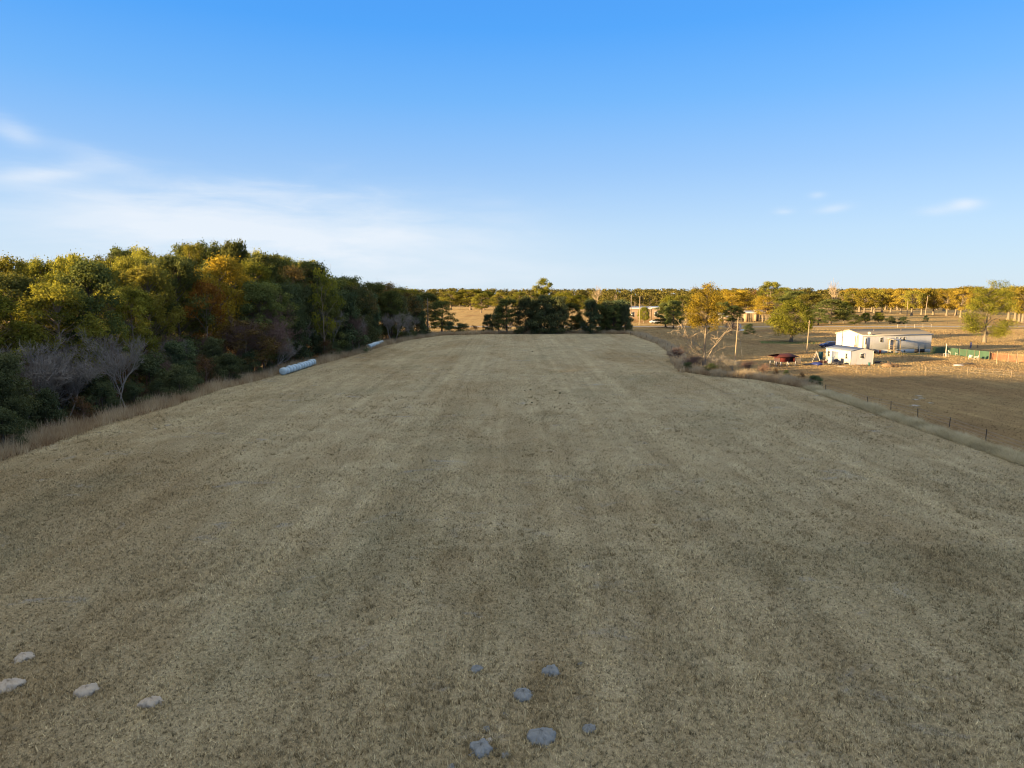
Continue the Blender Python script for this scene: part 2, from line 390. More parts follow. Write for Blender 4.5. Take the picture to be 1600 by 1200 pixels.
def bare(seed, H, levels=5, spread=0.55, tr=0.16, twig=0.5, nstem=1, up=0.25, leafy=0.0, tw=0.026, trunk_h=None):
    """leafless tree: (trunk G, branches G)"""
    rng = np.random.default_rng(seed); tk = G(); br = G(); ends = []; dirs = []
    def rec(p, d, L, r, lv):
        n = 4; P = [p]; q = p.copy(); dd = d.copy()
        for _ in range(n - 1):
            dd = dd + rng.normal(0, 0.16, 3) + np.array([0, 0, up * 0.25]); dd /= np.linalg.norm(dd); q = q + dd * L / (n - 1); P.append(q.copy())
        (tk if lv == 0 else br).tube(np.array(P), np.linspace(r, r * 0.62, n), 6 if lv == 0 else (4 if lv < 3 else 3), 0, 0.5, cap=False)
        if lv >= levels:
            ends.append(np.array(P[1:])); dirs.append(np.repeat(dd[None], n - 1, 0)); return
        k = rng.integers(3, 5) if lv > 0 else rng.integers(4, 7)
        for j in range(k):
            f = rng.uniform(0.45, 1.0) if lv == 0 else rng.uniform(0.3, 1.0)
            s = np.array([np.interp(f * (n - 1), range(n), [x[a] for x in P]) for a in range(3)])
            ax = rng.normal(size=3); ax -= ax.dot(dd) * dd; ax /= np.linalg.norm(ax)
            nd = dd * math.cos(spread) + ax * math.sin(spread) * rng.uniform(0.7, 1.3); nd[2] += up * 0.5; nd /= np.linalg.norm(nd)
            rec(s, nd, L * rng.uniform(0.55, 0.82), r * 0.55, lv + 1)
    for s in range(nstem):
        d = np.array([rng.normal(0, 0.12 + 0.22 * (nstem > 1)), rng.normal(0, 0.12 + 0.22 * (nstem > 1)), 1.0]); d /= np.linalg.norm(d)
        rec(np.array([rng.normal(0, 0.25) * (nstem > 1), rng.normal(0, 0.25) * (nstem > 1), -0.1]), d, trunk_h or H * 0.36, tr * rng.uniform(0.7, 1), 0)
    E = np.concatenate(ends); D = np.concatenate(dirs)
    k = 2; E = np.repeat(E, k, 0); D = np.repeat(D, k, 0) + rng.normal(0, 0.55, (len(E), 3)); D /= np.linalg.norm(D, axis=1)[:, None]
    sz = twig * rng.uniform(0.6, 1.3, len(E)); c = E + D * sz[:, None] * 0.5
    leaf_quads(br, c, rng.normal(size=c.shape), twig * 1.3, rng, 0, 0.5, tw / twig * 0.8, D)
    zmax = max(x.max() for x in [np.concatenate(br.v)[:, 2]]); k = H / zmax
    for g in (tk, br): g.v = [v * k for v in g.v]
    return tk, br, E * k

def as_tree(name, tk, cr, mt, mc, label=None, cat='tree', crown='crown'):
    root = thing(name, label, cat)
    tk.build('trunk', mt, root, smooth=True); cr.build(crown, mc, root)
    return root

# prototypes: (root object, its own height, its own crown radius); each is moved to the first place that needs it
KIND = {}
def kind(key, name, desc, cat, protos, H, rx):
    KIND[key] = dict(name=name, desc=desc, cat=cat, protos=protos, H=H, rx=rx, used=[False] * len(protos))

def leafy_kind(key, name, desc, cat, n, H, rx, base, ncl, rc, leaf, nl, prof, mt, mc, tr=0.32, seed=0, crown='crown'):
    pr = []
    for i in range(n):
        tk, cr = broadleaf(seed + i * 13 + 1, H, rx, base, ncl, rc, leaf, nl, prof, tr)
        pr.append((tk, cr, mt, mc, crown))
    kind(key, name, desc, cat, pr, H, rx)

def bare_kind(key, name, desc, n, H, mt, seed=0, **k):
    pr = []
    for i in range(n):
        tk, br, E = bare(seed + i * 7 + 1, H, **k); pr.append((tk, br, mt, mt, 'branches'))
    kind(key, name, desc, 'tree', pr, H, H * 0.35)

TREES = []   # every tree and bush placed: dict(o, kind, px, zone, y)
rngp = random.Random(7)
def place(key, x, y, h, width=None, zone=None, label=None, group=None, variant=None, z=0.0, rz=None):
    pxx = proj((x, y, 1))[0]
    if zone in ('scrub', 'wall', 'bare') and (425 < pxx < 500 or 560 < pxx < 606) and x > left_at(y, 7.5): x = left_at(y, 7.5); pxx = proj((x, y, 5))[0]
    if zone == 'scrub' and (420 < pxx < 500 or 556 < pxx < 606): h = min(h, 1.8)
    if zone in ('belt', 'wall', 'front', 'scrub') and 298 < pxx < 400: h = min(h, zat(500 if pxx < 388 else 470, y))
    K = KIND[key]; i = rngp.randrange(len(K['protos'])) if variant is None else variant
    p = K['protos'][i]; rz = rngp.uniform(0, 6.28) if rz is None else rz
    s = h / K['H']; sw = s if width is None else width / 2 / K['rx']
    if not K['used'][i]:
        tk, cr, mt, mc, cn = p
        o = as_tree(K['name'], tk, cr, mt, mc, None, K['cat'], cn); K['protos'][i] = o; K['used'][i] = True
        o.location = (x, y, z); o.rotation_euler = (0, 0, rz); o.scale = (sw, sw, s)
    else: o = dup(p, (x, y, z), rz, (sw, sw, s))
    o['category'] = K['cat']
    if label: o['label'] = label
    if group: o['group'] = group
    else: o['group'] = ''
    TREES.append(dict(o=o, k=key, px=proj((x, y, 0))[0], y=y, zone=zone, label=label, group=group))
    return o

leafy_kind('olive', 'oak_tree', 'olive-green oak', 'oak tree', 5, 17, 5.4, 4.0, 84, 1.12, 0.33, 175, 'round', M_bark, L_olive, 0.34, 10)
leafy_kind('dark', 'oak_tree', 'dark green oak', 'oak tree', 5, 17, 4.3, 2.4, 88, 1.1, 0.33, 180, 'column', M_barkd, L_dark, 0.3, 100)
leafy_kind('edge', 'evergreen_tree', 'deep green evergreen', 'evergreen tree', 4, 12, 3.9, 0.3, 100, 1.15, 0.31, 190, 'bush', M_barkd, L_deep, 0.22, 200)
leafy_kind('bush', 'evergreen_bush', 'low dark green bush', 'bush', 4, 5, 2.4, 0.4, 30, 0.85, 0.22, 220, 'bush', M_barkd, L_deep, 0.10, 300)
leafy_kind('russet', 'russet_bush', 'thin russet bush', 'bush', 3, 4.5, 2.2, 0.8, 22, 0.75, 0.17, 80, 'bush', M_twigp, L_russet, 0.07, 400)
leafy_kind('gold', 'golden_tree', 'golden autumn tree', 'autumn tree', 3, 14, 3.1, 3.6, 46, 1.15, 0.26, 200, 'column', M_bark, L_gold, 0.24, 500)
leafy_kind('orange', 'orange_tree', 'orange autumn tree', 'autumn tree', 1, 11, 2.6, 4.0, 24, 0.9, 0.25, 170, 'column', M_bark, L_orange, 0.18, 600)
leafy_kind('pecan', 'pecan_tree', 'golden pecan tree with pale forked trunk', 'pecan tree', 5, 16, 6.4, 4.4, 84, 1.3, 0.50, 80, 'vase', M_pale, L_pecan, 0.55, 700)
leafy_kind('green', 'oak_tree', 'bright green spreading oak', 'oak tree', 3, 11.5, 6.6, 2.3, 120, 1.5, 0.30, 200, 'round', M_pale, L_green, 0.42, 800)
leafy_kind('yellowgreen', 'young_tree', 'slender yellow-green tree', 'young tree', 2, 7, 1.9, 2.0, 18, 0.7, 0.20, 130, 'column', M_bark, L_green, 0.09, 900)
leafy_kind('brown', 'browning_tree', 'thin browning oak', 'oak tree', 2, 15, 4.0, 3.5, 40, 1.2, 0.28, 130, 'column', M_bark, L_brown, 0.22, 950)
bare_kind('bare', 'bare_tree', 'bare grey tree', 5, 9, M_twig, 20, levels=4, spread=0.55, tr=0.11, nstem=2, up=0.35)
bare_kind('barep', 'bare_tree', 'bare pinkish-brown tree', 3, 9, M_twigp, 60, levels=4, spread=0.45, tr=0.08, nstem=4, up=0.2)
bare_kind('barew', 'bare_tree', 'bare pale tree', 2, 15, M_limb, 90, levels=3, spread=0.5, tr=0.30, nstem=1, up=0.35, tw=0.04, twig=0.9)

# ------------------------------------------------------------------ ground
def inside(poly, x, y):
    c = np.zeros(len(x), bool); j = len(poly) - 1
    for i in range(len(poly)):
        xi, yi = poly[i][0], poly[i][1]; xj, yj = poly[j][0], poly[j][1]
        hit = ((yi > y) != (yj > y)) & (x < (xj - xi) * (y - yi) / (yj - yi + 1e-12) + xi); c ^= hit; j = i
    return c

def sheet(name, pts, z, m):
    import bmesh
    bm = bmesh.new(); vs = [bm.verts.new((p[0], p[1], z)) for p in pts]
    f = bm.faces.new(vs); bmesh.ops.triangulate(bm, faces=[f]); bmesh.ops.recalc_face_normals(bm, faces=bm.faces)
    for q in bm.faces:
        if q.normal.z < 0: q.normal_flip()
    me = bpy.data.meshes.new(name); bm.to_mesh(me); bm.free(); me.materials.append(m)
    o = link(name, me); tag(o, kind='structure'); return o

LEFT = [Vector((-47, -80, 0)), Vector((-45, 20, 0))] + [at(*p) for p in [(0, 720), (72, 696), (150, 667), (260, 637), (340, 609), (400, 595), (435, 584), (500, 569), (560, 553), (600, 540), (640, 531), (690, 524)]]
FARE = [at(*p) for p in [(760, 522), (850, 521), (940, 521), (985, 522)]]
RIGHT = [at(*p) for p in [(1000, 525), (1035, 537), (1058, 552), (1064, 568), (1078, 582), (1120, 588), (1180, 592), (1260, 606), (1400, 655), (1600, 724)]] + [Vector((42, 20, 0)), Vector((42, -80, 0))]
FIELD = LEFT + FARE + RIGHT
MG_field = ground_mat('field_turf', 'field', 0.16); MG_yard = ground_mat('yard_turf', 'yard', 0.20)
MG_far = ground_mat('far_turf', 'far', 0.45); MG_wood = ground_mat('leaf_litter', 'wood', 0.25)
sheet('ground', [(-7000, -3000), (7000, -3000), (7000, 12000), (-7000, 12000)], -0.03, MG_far)
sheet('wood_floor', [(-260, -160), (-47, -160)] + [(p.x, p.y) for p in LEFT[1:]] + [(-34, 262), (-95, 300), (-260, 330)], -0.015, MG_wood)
sheet('field', [(p.x, p.y) for p in FIELD], 0.0, MG_field)
YARD = [(p.x, p.y) for p in reversed(RIGHT)] + [(44, 262), (420, 290), (420, -80)]
sheet('paddock', YARD, -0.01, MG_yard)
M_road = mat('pale_dirt', (0.30, 0.27, 0.23), 1.0, 0.25, 1.2, 0.0)
sheet('dirt_road', [(-160, 287), (40, 283), (95, 279), (420, 296), (420, 302), (95, 285), (40, 289), (-160, 294)], -0.004, M_road)

rng = np.random.default_rng(5)
def tufts(name, x, y, h, wd, nb, m, z=0.0, label=None, tint=None, lean=0.5):
    n = len(x); X = np.repeat(x, nb); Y = np.repeat(y, nb); H = np.repeat(h, nb) * rng.uniform(0.5, 1.25, n * nb)
    X = X + rng.normal(0, 1, n * nb) * 0.35 * np.repeat(h, nb) * 0.6; Y = Y + rng.normal(0, 1, n * nb) * 0.35 * np.repeat(h, nb) * 0.6
    a = rng.uniform(0, 6.283, n * nb); l = rng.normal(0, lean, (n * nb, 2)) * H[:, None]
    ww = wd * rng.uniform(0.6, 1.4, n * nb)
    A = np.stack([X - np.cos(a) * ww, Y - np.sin(a) * ww, np.full(n * nb, z - 0.01)], 1); B = np.stack([X + np.cos(a) * ww, Y + np.sin(a) * ww, np.full(n * nb, z - 0.01)], 1)
    T = np.stack([X + l[:, 0], Y + l[:, 1], z + H], 1)
    g = G(); f = np.arange(n * nb)[:, None] * 3 + np.arange(3)[None, :]
    tt = np.repeat(rng.uniform(0, 1, n) if tint is None else tint, nb * 3)
    g.add(np.stack([A, B, T], 1).reshape(-1, 3), f, 0, np.clip(tt + rng.normal(0, 0.1, len(tt)), 0, 1))
    return g.build(name, m, kind='stuff', label=label, cat='grass')

def scatter(y0, y1, dens, poly, xmax=0.80, pad=6):
    X1 = y1 * xmax + pad; n = int(2 * X1 * (y1 - y0) * dens)
    x = rng.uniform(-X1, X1, n); y = rng.uniform(y0, y1, n)
    k = (np.abs(x) < y * xmax + pad) & inside(poly, x, y); return x[k], y[k]

FP = [(p.x, p.y) for p in FIELD]
xs, ys, hs = [], [], []
for y0, y1, dn, h in [(10, 22, 95, .105), (22, 34, 60, .105), (34, 50, 36, .105), (50, 75, 17, .10), (75, 120, 7, .12), (120, 228, 2.2, .15)]:
    x, y = scatter(y0, y1, dn, FP); xs.append(x); ys.append(y)
    ph = np.sin(x * 0.35 + 1.3 * np.sin(y * 0.21)) * np.sin(y * 0.27 + 1.1 * np.sin(x * 0.17)) + 0.5 * np.sin(x * 1.1 + y * 0.9) * np.sin(y * 1.3 - x * 0.4)
    hs.append(h * (1 + 0.3 * ph) * rng.uniform(0.6, 1.4, len(x)))
B_field = blade_mat('dry_field_grass', 'field')
tufts('field_grass', np.concatenate(xs), np.concatenate(ys), np.concatenate(hs), 0.016, 4, B_field, 0.0, 'short dry tan grass stubble covering the open field', lean=0.55)
wx_, wy_, wh_ = [], [], []
for y0, y1, dn in [(11, 40, 2.0), (40, 90, 0.7), (90, 200, 0.12)]:
    x, y = scatter(y0, y1, dn, FP)
    ph = np.sin(x * 0.19 + 2.1 * np.sin(y * 0.11)) * np.sin(y * 0.16 + 1.7 * np.sin(x * 0.13)) + 0.6 * np.sin(x * 0.7 - y * 0.45)
    k = rng.uniform(-0.6, 1.3, len(x)) < ph; x, y = x[k], y[k]
    for _ in range(3): wx_.append(x + rng.normal(0, 0.07, len(x))); wy_.append(y + rng.normal(0, 0.07, len(x))); wh_.append(rng.uniform(0.10, 0.24, len(x)))
B_weed = blade_mat('field_weeds', None, [(0.0, (0.15, 0.135, 0.075)), (0.4, (0.27, 0.20, 0.105)), (1.0, (0.44, 0.37, 0.22))], 0.4)
tufts('field_weeds', np.concatenate(wx_), np.concatenate(wy_), np.concatenate(wh_), 0.013, 5, B_weed, 0.0, 'taller brown weeds standing here and there in the field', lean=0.45)
xs, ys, hs = [], [], []
for y0, y1, dn, h in [(50, 115, 5.0, .09), (115, 175, 9, .11), (175, 262, 3.5, .16)]:
    x, y = scatter(y0, y1, dn, YARD, 0.80, 10); xs.append(x); ys.append(y); hs.append(h * rng.uniform(0.6, 1.4, len(x)))
B_yard = blade_mat('dry_yard_grass', 'yard', trans=0.35)
tufts('paddock_grass', np.concatenate(xs), np.concatenate(ys), np.concatenate(hs), 0.028, 4, B_yard, -0.01, 'thin brown grass on the paddock round the house', lean=0.4)

def along(pts, t):
    P = np.array([(p[0], p[1]) for p in pts]); d = np.r_[0, np.cumsum(np.linalg.norm(np.diff(P, axis=0), axis=1))]
    s = t * d[-1]; return np.interp(s, d, P[:, 0]), np.interp(s, d, P[:, 1])

def normals(pts, t):
    x0, y0 = along(pts, np.clip(t - 0.004, 0, 1)); x1, y1 = along(pts, np.clip(t + 0.004, 0, 1))
    dx, dy = x1 - x0, y1 - y0; L = np.hypot(dx, dy) + 1e-9; return -dy / L, dx / L

def strip(name, pts, n, off, h, wd, m, label, nb=5, lean=0.25, clump=True, seed=0):
    r = np.random.default_rng(seed); t = r.uniform(0, 1, n); x, y = along(pts, t); nx, ny = normals(pts, t)
    L = sum((Vector(pts[i + 1][:2]) - Vector(pts[i][:2])).length for i in range(len(pts) - 1))
    o = r.uniform(off[0], off[1], n); s = t * L
    ph = 0.5 + 0.5 * np.sin(s * 0.9 + 2 * np.sin(s * 0.23)) * np.sin(s * 0.37 + o)
    hh = r.uniform(h[0], h[1], n) * (0.5 + 0.8 * ph)
    return tufts(name, x + nx * o, y + ny * o, hh, wd, nb, m, 0.0, label, np.clip(0.25 + 0.6 * ph + r.normal(0, 0.15, n), 0, 1), lean)

B_broom = blade_mat('broom_sedge', None, [(0.0, (0.24, 0.15, 0.085)), (0.4, (0.44, 0.335, 0.20)), (1.0, (0.66, 0.56, 0.38))], trans=0.5)
B_grey = blade_mat('grey_weeds', None, [(0.0, (0.27, 0.235, 0.135)), (0.5, (0.54, 0.47, 0.29)), (1.0, (0.72, 0.64, 0.43))], trans=0.5)
LW = [(p.x, p.y) for p in LEFT[1:]]
strip('tall_grass', LW, 15000, (-0.4, 3.4), (0.3, 1.4), 0.022, B_broom, 'tall tan weeds along the foot of the left wood', seed=1)
strip('tall_grass', [(p.x, p.y) for p in [LEFT[-1]] + FARE + [RIGHT[0]]], 9000, (-0.6, 3.0), (0.5, 1.3), 0.04, B_broom, 'reddish-tan weed strip across the far end of the field', seed=2)
strip('tall_grass', [(p.x, p.y) for p in RIGHT[:5]], 5500, (-1.6, 1.2), (0.4, 1.3), 0.035, B_broom, 'curving tan weeds on the far right side of the field', seed=3)
strip('tall_grass', [(p.x, p.y) for p in RIGHT[4:8]], 7000, (-0.5, 2.6), (0.35, 1.1), 0.03, B_broom, 'brown weeds under the leaning golden tree and its brush', seed=4)
strip('tall_grass', [(p.x, p.y) for p in RIGHT[7:10]] + [(42, 20)], 15000, (-0.7, 1.5), (0.2, 0.6), 0.022, B_grey, 'grey-green grass ridge under the right fence line', seed=5, lean=0.85)

# ------------------------------------------------------------------ the left wood
SKY = [(-60, 404), (0, 402), (30, 399), (60, 409), (100, 404), (140, 413), (180, 396), (210, 391), (240, 398), (270, 402), (300, 386), (340, 381), (370, 378), (400, 390), (420, 404),
       (470, 406), (500, 418), (520, 424), (560, 434), (600, 443), (640, 446), (680, 457), (700, 470), (720, 500)]
def skyrow(px): return float(np.interp(px, [a for a, b in SKY], [b for a, b in SKY]))
def hmax(x, y): return zat(skyrow(proj((x, y, 15))[0]), y)
def left_at(y, off):
    P = LEFT; x = float(np.interp(y, [p.y for p in P], [p.x for p in P])); return x - off

WOODG = 'trees of the left wood'
rw = random.Random(11)
# tall rows, front to back
for (off, y0, y1, step, lo, hi, zone) in [(15, 68, 150, 5.6, 0.74, 1.0, 'front'), (22, 72, 190, 6.0, 0.82, 1.03, 'mid'), (32, 76, 205, 7.5, 0.88, 1.04, 'back'), (46, 82, 220, 9, 0.92, 1.04, 'back'), (62, 88, 235, 11, 0.94, 1.03, 'back')]:
    y = y0
    while y < y1:
        o = off + rw.uniform(-3, 3); x = left_at(y, o); p = proj((x, y, 12))[0]
        if p > -90:
            h = min(25 if p > 15 else 15.5, hmax(x, y) * rw.uniform(lo, hi))
            if h > 8:
                k = 'olive' if (p < 330 or rw.random() < 0.25) and rw.random() < 0.85 else 'dark'
                if not (zone == 'front' and 300 < p < 392):
                    place(k, x, y, h, rw.uniform(6.4, 9.6) if k == 'olive' else rw.uniform(5.8, 8.4), zone)
        y += step * rw.uniform(0.8, 1.2)
for yy_ in (100, 107, 114, 121): place('olive', left_at(yy_, 24), yy_, hmax(left_at(yy_, 24), yy_) * 0.93, 10, 'mid')
# the wall of evergreens that meets the field further off
y = 112
while y < 226:
    o = rw.uniform(3.5, 6.5); x = left_at(y, o)
    h = min(hmax(x, y) * rw.uniform(0.72, 0.95), 15)
    place(rw.choice(['edge', 'dark', 'edge', 'brown']), x, y, max(5, h), rw.uniform(6, 9), 'wall'); y += rw.uniform(4.6, 7.0)
y = 122
while y < 228:
    o = rw.uniform(9, 14); x = left_at(y, o); h = min(hmax(x, y) * rw.uniform(0.88, 1.02), 21)
    place(rw.choice(['dark', 'dark', 'olive', 'brown']), x, y, h, rw.uniform(8, 11), 'wall'); y += rw.uniform(7, 10)
# low bushes and scrub at the edge
y = 53
while y < 222:
    o = rw.uniform(2.4, 4.5); x = left_at(y, o)
    f = min(1, (224 - y) / 60)
    k = 'bush' if rw.random() < 0.78 else 'russet'
    h = rw.uniform(2.6, 4.6) if y > 70 else rw.uniform(2.2, 4.0)
    place(k, x, y, h * max(0.5, f), None, 'scrub'); y += rw.uniform(3.2, 5.2)
y = 60
while y < 116:
    for o in (7.5, 12):
        x = left_at(y, o + rw.uniform(-1.5, 1.5)); px = proj((x, y, 3))[0]
        if px < -60: continue
        k = rw.choice(['bare', 'bush', 'bare', 'russet', 'barep', 'edge'] if px < 200 else ['edge', 'edge', 'edge', 'barep', 'bush', 'russet'])
        h = {'edge': rw.uniform(5.5, 8), 'bush': rw.uniform(4, 6), 'russet': rw.uniform(3.5, 6), 'bare': rw.uniform(7, 10.5), 'barep': rw.uniform(6, 9)}[k]
        place(k, x, y + rw.uniform(-1, 1), h, None, 'belt')
    y += rw.uniform(3.4, 4.8)
# bare trees standing against the wood, placed from the photograph: (px, foot row, top row, kind)
for px, by, ty, k, wd in [(45, 650, 535, 'bare', 6), (85, 630, 520, 'barep', 6), (115, 618, 500, 'bare', 5), (140, 615, 515, 'bare', 5), (15, 655, 545, 'barep', 6), (178, 620, 520, 'barep', 4), (160, 622, 530, 'bare', 4), (210, 612, 540, 'bare', 4), (248, 600, 520, 'barep', 4), (300, 590, 525, 'bare', 4), (330, 586, 530, 'barep', 4), (385, 575, 500, 'bare', 5), (480, 566, 500, 'barep', 4), (560, 550, 490, 'bare', 4), (640, 530, 485, 'bare', 5), (420, 580, 505, 'bare', 5), (125, 640, 545, 'bare', 7), (192, 640, 505, 'bare', 6), (100, 610, 480, 'bare', 9),
                          (372, 585, 482, 'barep', 8), (400, 580, 478, 'barep', 9), (425, 575, 455, 'barep', 6),
                          (452, 577, 498, 'barep', 7), (500, 562, 482, 'bare', 7), (520, 556, 470, 'bare', 7), (548, 552, 480, 'barep', 6), (582, 545, 490, 'bare', 7), (615, 535, 480, 'bare', 6), (60, 640, 560, 'barep', 7),
                          (275, 602, 520, 'bare', 5)]:
    p = at(px, by); place(k, p.x, p.y, zat(ty, p.y), wd, 'bare')
LG = at(352, 581); place('gold', LG.x, LG.y, zat(400, LG.y), 7.6, 'named', 'tall golden tree glowing in the middle of the left wood')
LG2 = at(372, 577); place('gold', LG2.x, LG2.y, zat(415, LG2.y), 6.5, 'named', 'golden tree just right of the tallest golden one in the left wood')
LO = at(326, 588); place('orange', LO.x, LO.y, zat(438, LO.y), 5.2, 'named', 'orange tree beside the golden trees in the left wood')
p = at(508, 560); place('yellowgreen', p.x, p.y, zat(422, p.y), 5.6, 'named', 'yellow-topped tree above the gap between the two bale rows')
p = at(72, 640); place('yellowgreen', p.x, p.y, zat(535, p.y), None, 'named', 'young yellowing tree in the scrub near the left edge')
p = at(188, 618); place('yellowgreen', p.x, p.y, zat(548, p.y), None, 'named', 'young yellow-green tree before the dark bushes of the left wood')
p = at(222, 600); place('yellowgreen', p.x, p.y, zat(535, p.y), None, 'named', 'young yellow-green tree in the scrub under the big olive oaks')
p = at(5, 690); place('edge', p.x, p.y, zat(582, p.y), 4.0, 'named', 'dark evergreen at the left edge of the picture by the weeds')

# the wood goes on to the left of and behind the viewpoint: one mass of low crowns
def crown_lo(seed, H, rx, base, ncl, rc, leaf, nl, prof, tr):
    tk, cr = broadleaf(seed, H, rx, base, ncl, rc, leaf, nl, prof, tr); g = G(); g.merge(cr); g.merge(tk, dm=1); return g
def mass(name, label, spots, protos, mats, cat='woodland'):
    g = G()
    for (x, y, h, wsc) in spots:
        k = rw.randrange(len(protos)); P, PH = protos[k]; a = rw.uniform(0, 6.28); s = h / PH
        M = Matrix.Translation((x, y, -0.05)) @ Matrix.Rotation(a, 4, 'Z') @ Matrix.Diagonal((s * wsc, s * wsc, s, 1))
        g.merge(P, M, rw.uniform(-0.3, 0.3))
    return g.build(name, mats, kind='stuff', label=label, cat=cat)
lo = [(crown_lo(1000 + i, 14, 5.5, 1.5, 26, 1.7, 0.8, 45, 'column', 0.3), 14) for i in range(3)]
sp = []
for yy in np.arange(-120, 72, 6.5):
    for xx in (-52, -59, -66, -74, -83, -93, -104, -116, -130, -146):
        x = xx + rw.uniform(-3, 3); y = yy + rw.uniform(-3, 3)
        if x > -0.80 * y - 8 and y > 0: continue
        sp.append((x, y, rw.uniform(19.5, 22.0) if y < 34 else rw.uniform(17.0, 18.5) if y < 50 else rw.uniform(13.8, 15.0), 1.1))
mass('woodland', 'the left wood where it runs on past the edge of the picture', sp, lo, [L_dark, M_barkd])

# ------------------------------------------------------------------ trees beyond the field
for px, by, ty, wd, k, lab in [
    (762, 521, 491, 15, 'edge', 'small rounded evergreen standing alone at the far left end of the hedgerow'),
    (792, 521, 466, 34, 'dark', 'dark tree left of the tall topped tree in the far hedgerow'),
    (779, 519, 478, 24, 'bush', 'dark bushy tree at the left end of the thick far hedgerow'),
    (820, 521, 464, 28, 'edge', 'dark evergreen just left of the tall sunlit tree in the far hedgerow'),
    (850, 521, 462, 36, 'edge', 'broad dark evergreen below the tall sunlit tree in the far hedgerow'),
    (874, 521, 464, 30, 'edge', 'dark evergreen just right of the tall sunlit tree in the far hedgerow'),
    (893, 520, 474, 22, 'dark', 'thinner dark tree in the middle right of the far hedgerow'),
    (905, 519, 490, 18, 'bush', 'low dark bush in the gap of the far hedgerow'),
    (923, 521, 468, 26, 'edge', 'dark rounded evergreen between the two gaps of the far hedgerow'),
    (948, 519, 470, 26, 'edge', 'second dark evergreen from the right end of the far hedgerow'),
    (968, 519, 469, 30, 'edge', 'dark evergreen closing the right end of the far hedgerow'),
    (703, 521, 503, 18, 'bush', 'low dark bush where the left wood meets the far end of the field'),
    (722, 521, 505, 20, 'bush', 'low bush in front of the lit gap beyond the field'),
    (742, 521, 508, 16, 'russet', 'thin reddish bush in front of the lit gap beyond the field'),
    (690, 519, 470, 30, 'dark', 'dark tree at the very end of the left wood'),
    (668, 521, 458, 34, 'dark', 'dark tree behind the pole at the end of the left wood'),
    (835, 520, 468, 24, 'edge', 'narrow dark evergreen at the foot of the tall sunlit hedgerow tree'),
    (862, 520, 466, 26, 'dark', 'dark tree right behind the tall sunlit hedgerow tree'), (936, 520, 476, 20, 'dark', 'narrow dark tree between evergreens near the right of the far hedgerow'),
    (958, 520, 478, 20, 'dark', 'dark tree squeezed between the last two evergreens of the far hedgerow'), (977, 520, 476, 16, 'edge', 'narrow evergreen at the outer right end of the far hedgerow'),
    (799, 521, 492, 12, 'bare', 'bare grey sapling in front of the far hedgerow')]:
    p = at(px, by); m_px = (p.y / math.cos(PITCH)) / FPX; place(k, p.x, p.y, zat(ty, p.y), wd * m_px * (1.22 if k != 'bare' else 1), 'hedge', lab)

p = at(1100, 573)
def golden_leaner():
    """the old golden tree with a narrow leafy top and bare sprawling lower limbs"""
    rg = np.random.default_rng(77); H = zat(434, p.y); px = p.y / FPX / math.cos(PITCH)
    C = []
    for (cx, row, rr, n) in [(1098, 446, 7, 3), (1090, 456, 12, 5), (1106, 455, 12, 5), (1098, 466, 19, 11), (1083, 478, 10, 6), (1112, 478, 12, 7), (1096, 484, 20, 13), (1084, 494, 9, 5), (1108, 496, 11, 6), (1096, 502, 14, 8), (1108, 508, 8, 3), (1080, 503, 6, 3)]:
        z = H - (row - 434) * px
        for _ in range(n): C.append(((cx - 1100 + rg.uniform(-1, 1) * rr) * px, rg.uniform(-1, 1) * rr * px, z + rg.uniform(-0.6, 0.6)))
    root = thing('golden_tree', 'old golden tree with bare sprawling lower limbs on the right edge of the field', 'autumn tree', (p.x, p.y, 0), 0)
    tk, cr = broadleaf(901, H, 3, 5.5, 0, 0.95, 0.2, 210, C=np.array(C), tr=0.30)
    br = G()
    for (a, b, r) in [((0.3, 0, 1.2), (-5.4, -1.0, 6.6), .13), ((0.2, 0.2, 2.0), (-4.2, 1.2, 7.6), .11), ((0.2, 0, 1.0), (6.0, 0.5, 7.8), .17), ((0, 0, 2.4), (4.4, -1.2, 7.0), .12),
                      ((-0.2, 0, 1.5), (-3.0, -1.6, 3.6), .10), ((0.1, 0, 1.0), (3.8, 1.2, 3.2), .10), ((-0.5, -0.5, 0), (-5.0, -0.8, 3.4), .1)]:
        Q = limb(br, a, b, r * 0.72, 0.02, rg, 0.1, 6, 5)
        for i in range(2, 6):
            for _ in range(5):
                e = Q[i] + rg.normal(0, 1, 3) * np.array([1.0, 1.0, 0.8]) * 1.1 + np.array([0, 0, 0.3]); q = limb(br, Q[i], e, 0.035, 0.012, rg, 0.1, 3, 3)
                D = rg.normal(0, 1, (5, 3)) * 0.6 + (e - Q[i]); D /= np.linalg.norm(D, axis=1)[:, None]; c = q[rg.integers(1, 3, 5)] + D * 0.35
                leaf_quads(br, c, rg.normal(size=c.shape), 0.8, rg, 0, 0.5, 0.045, D)
    tk.build('trunk', M_pale, root, smooth=True); br.build('bare_limbs', M_limb, root); cr.build('crown', L_gold, root)
golden_leaner()
pq = at(846, 519)
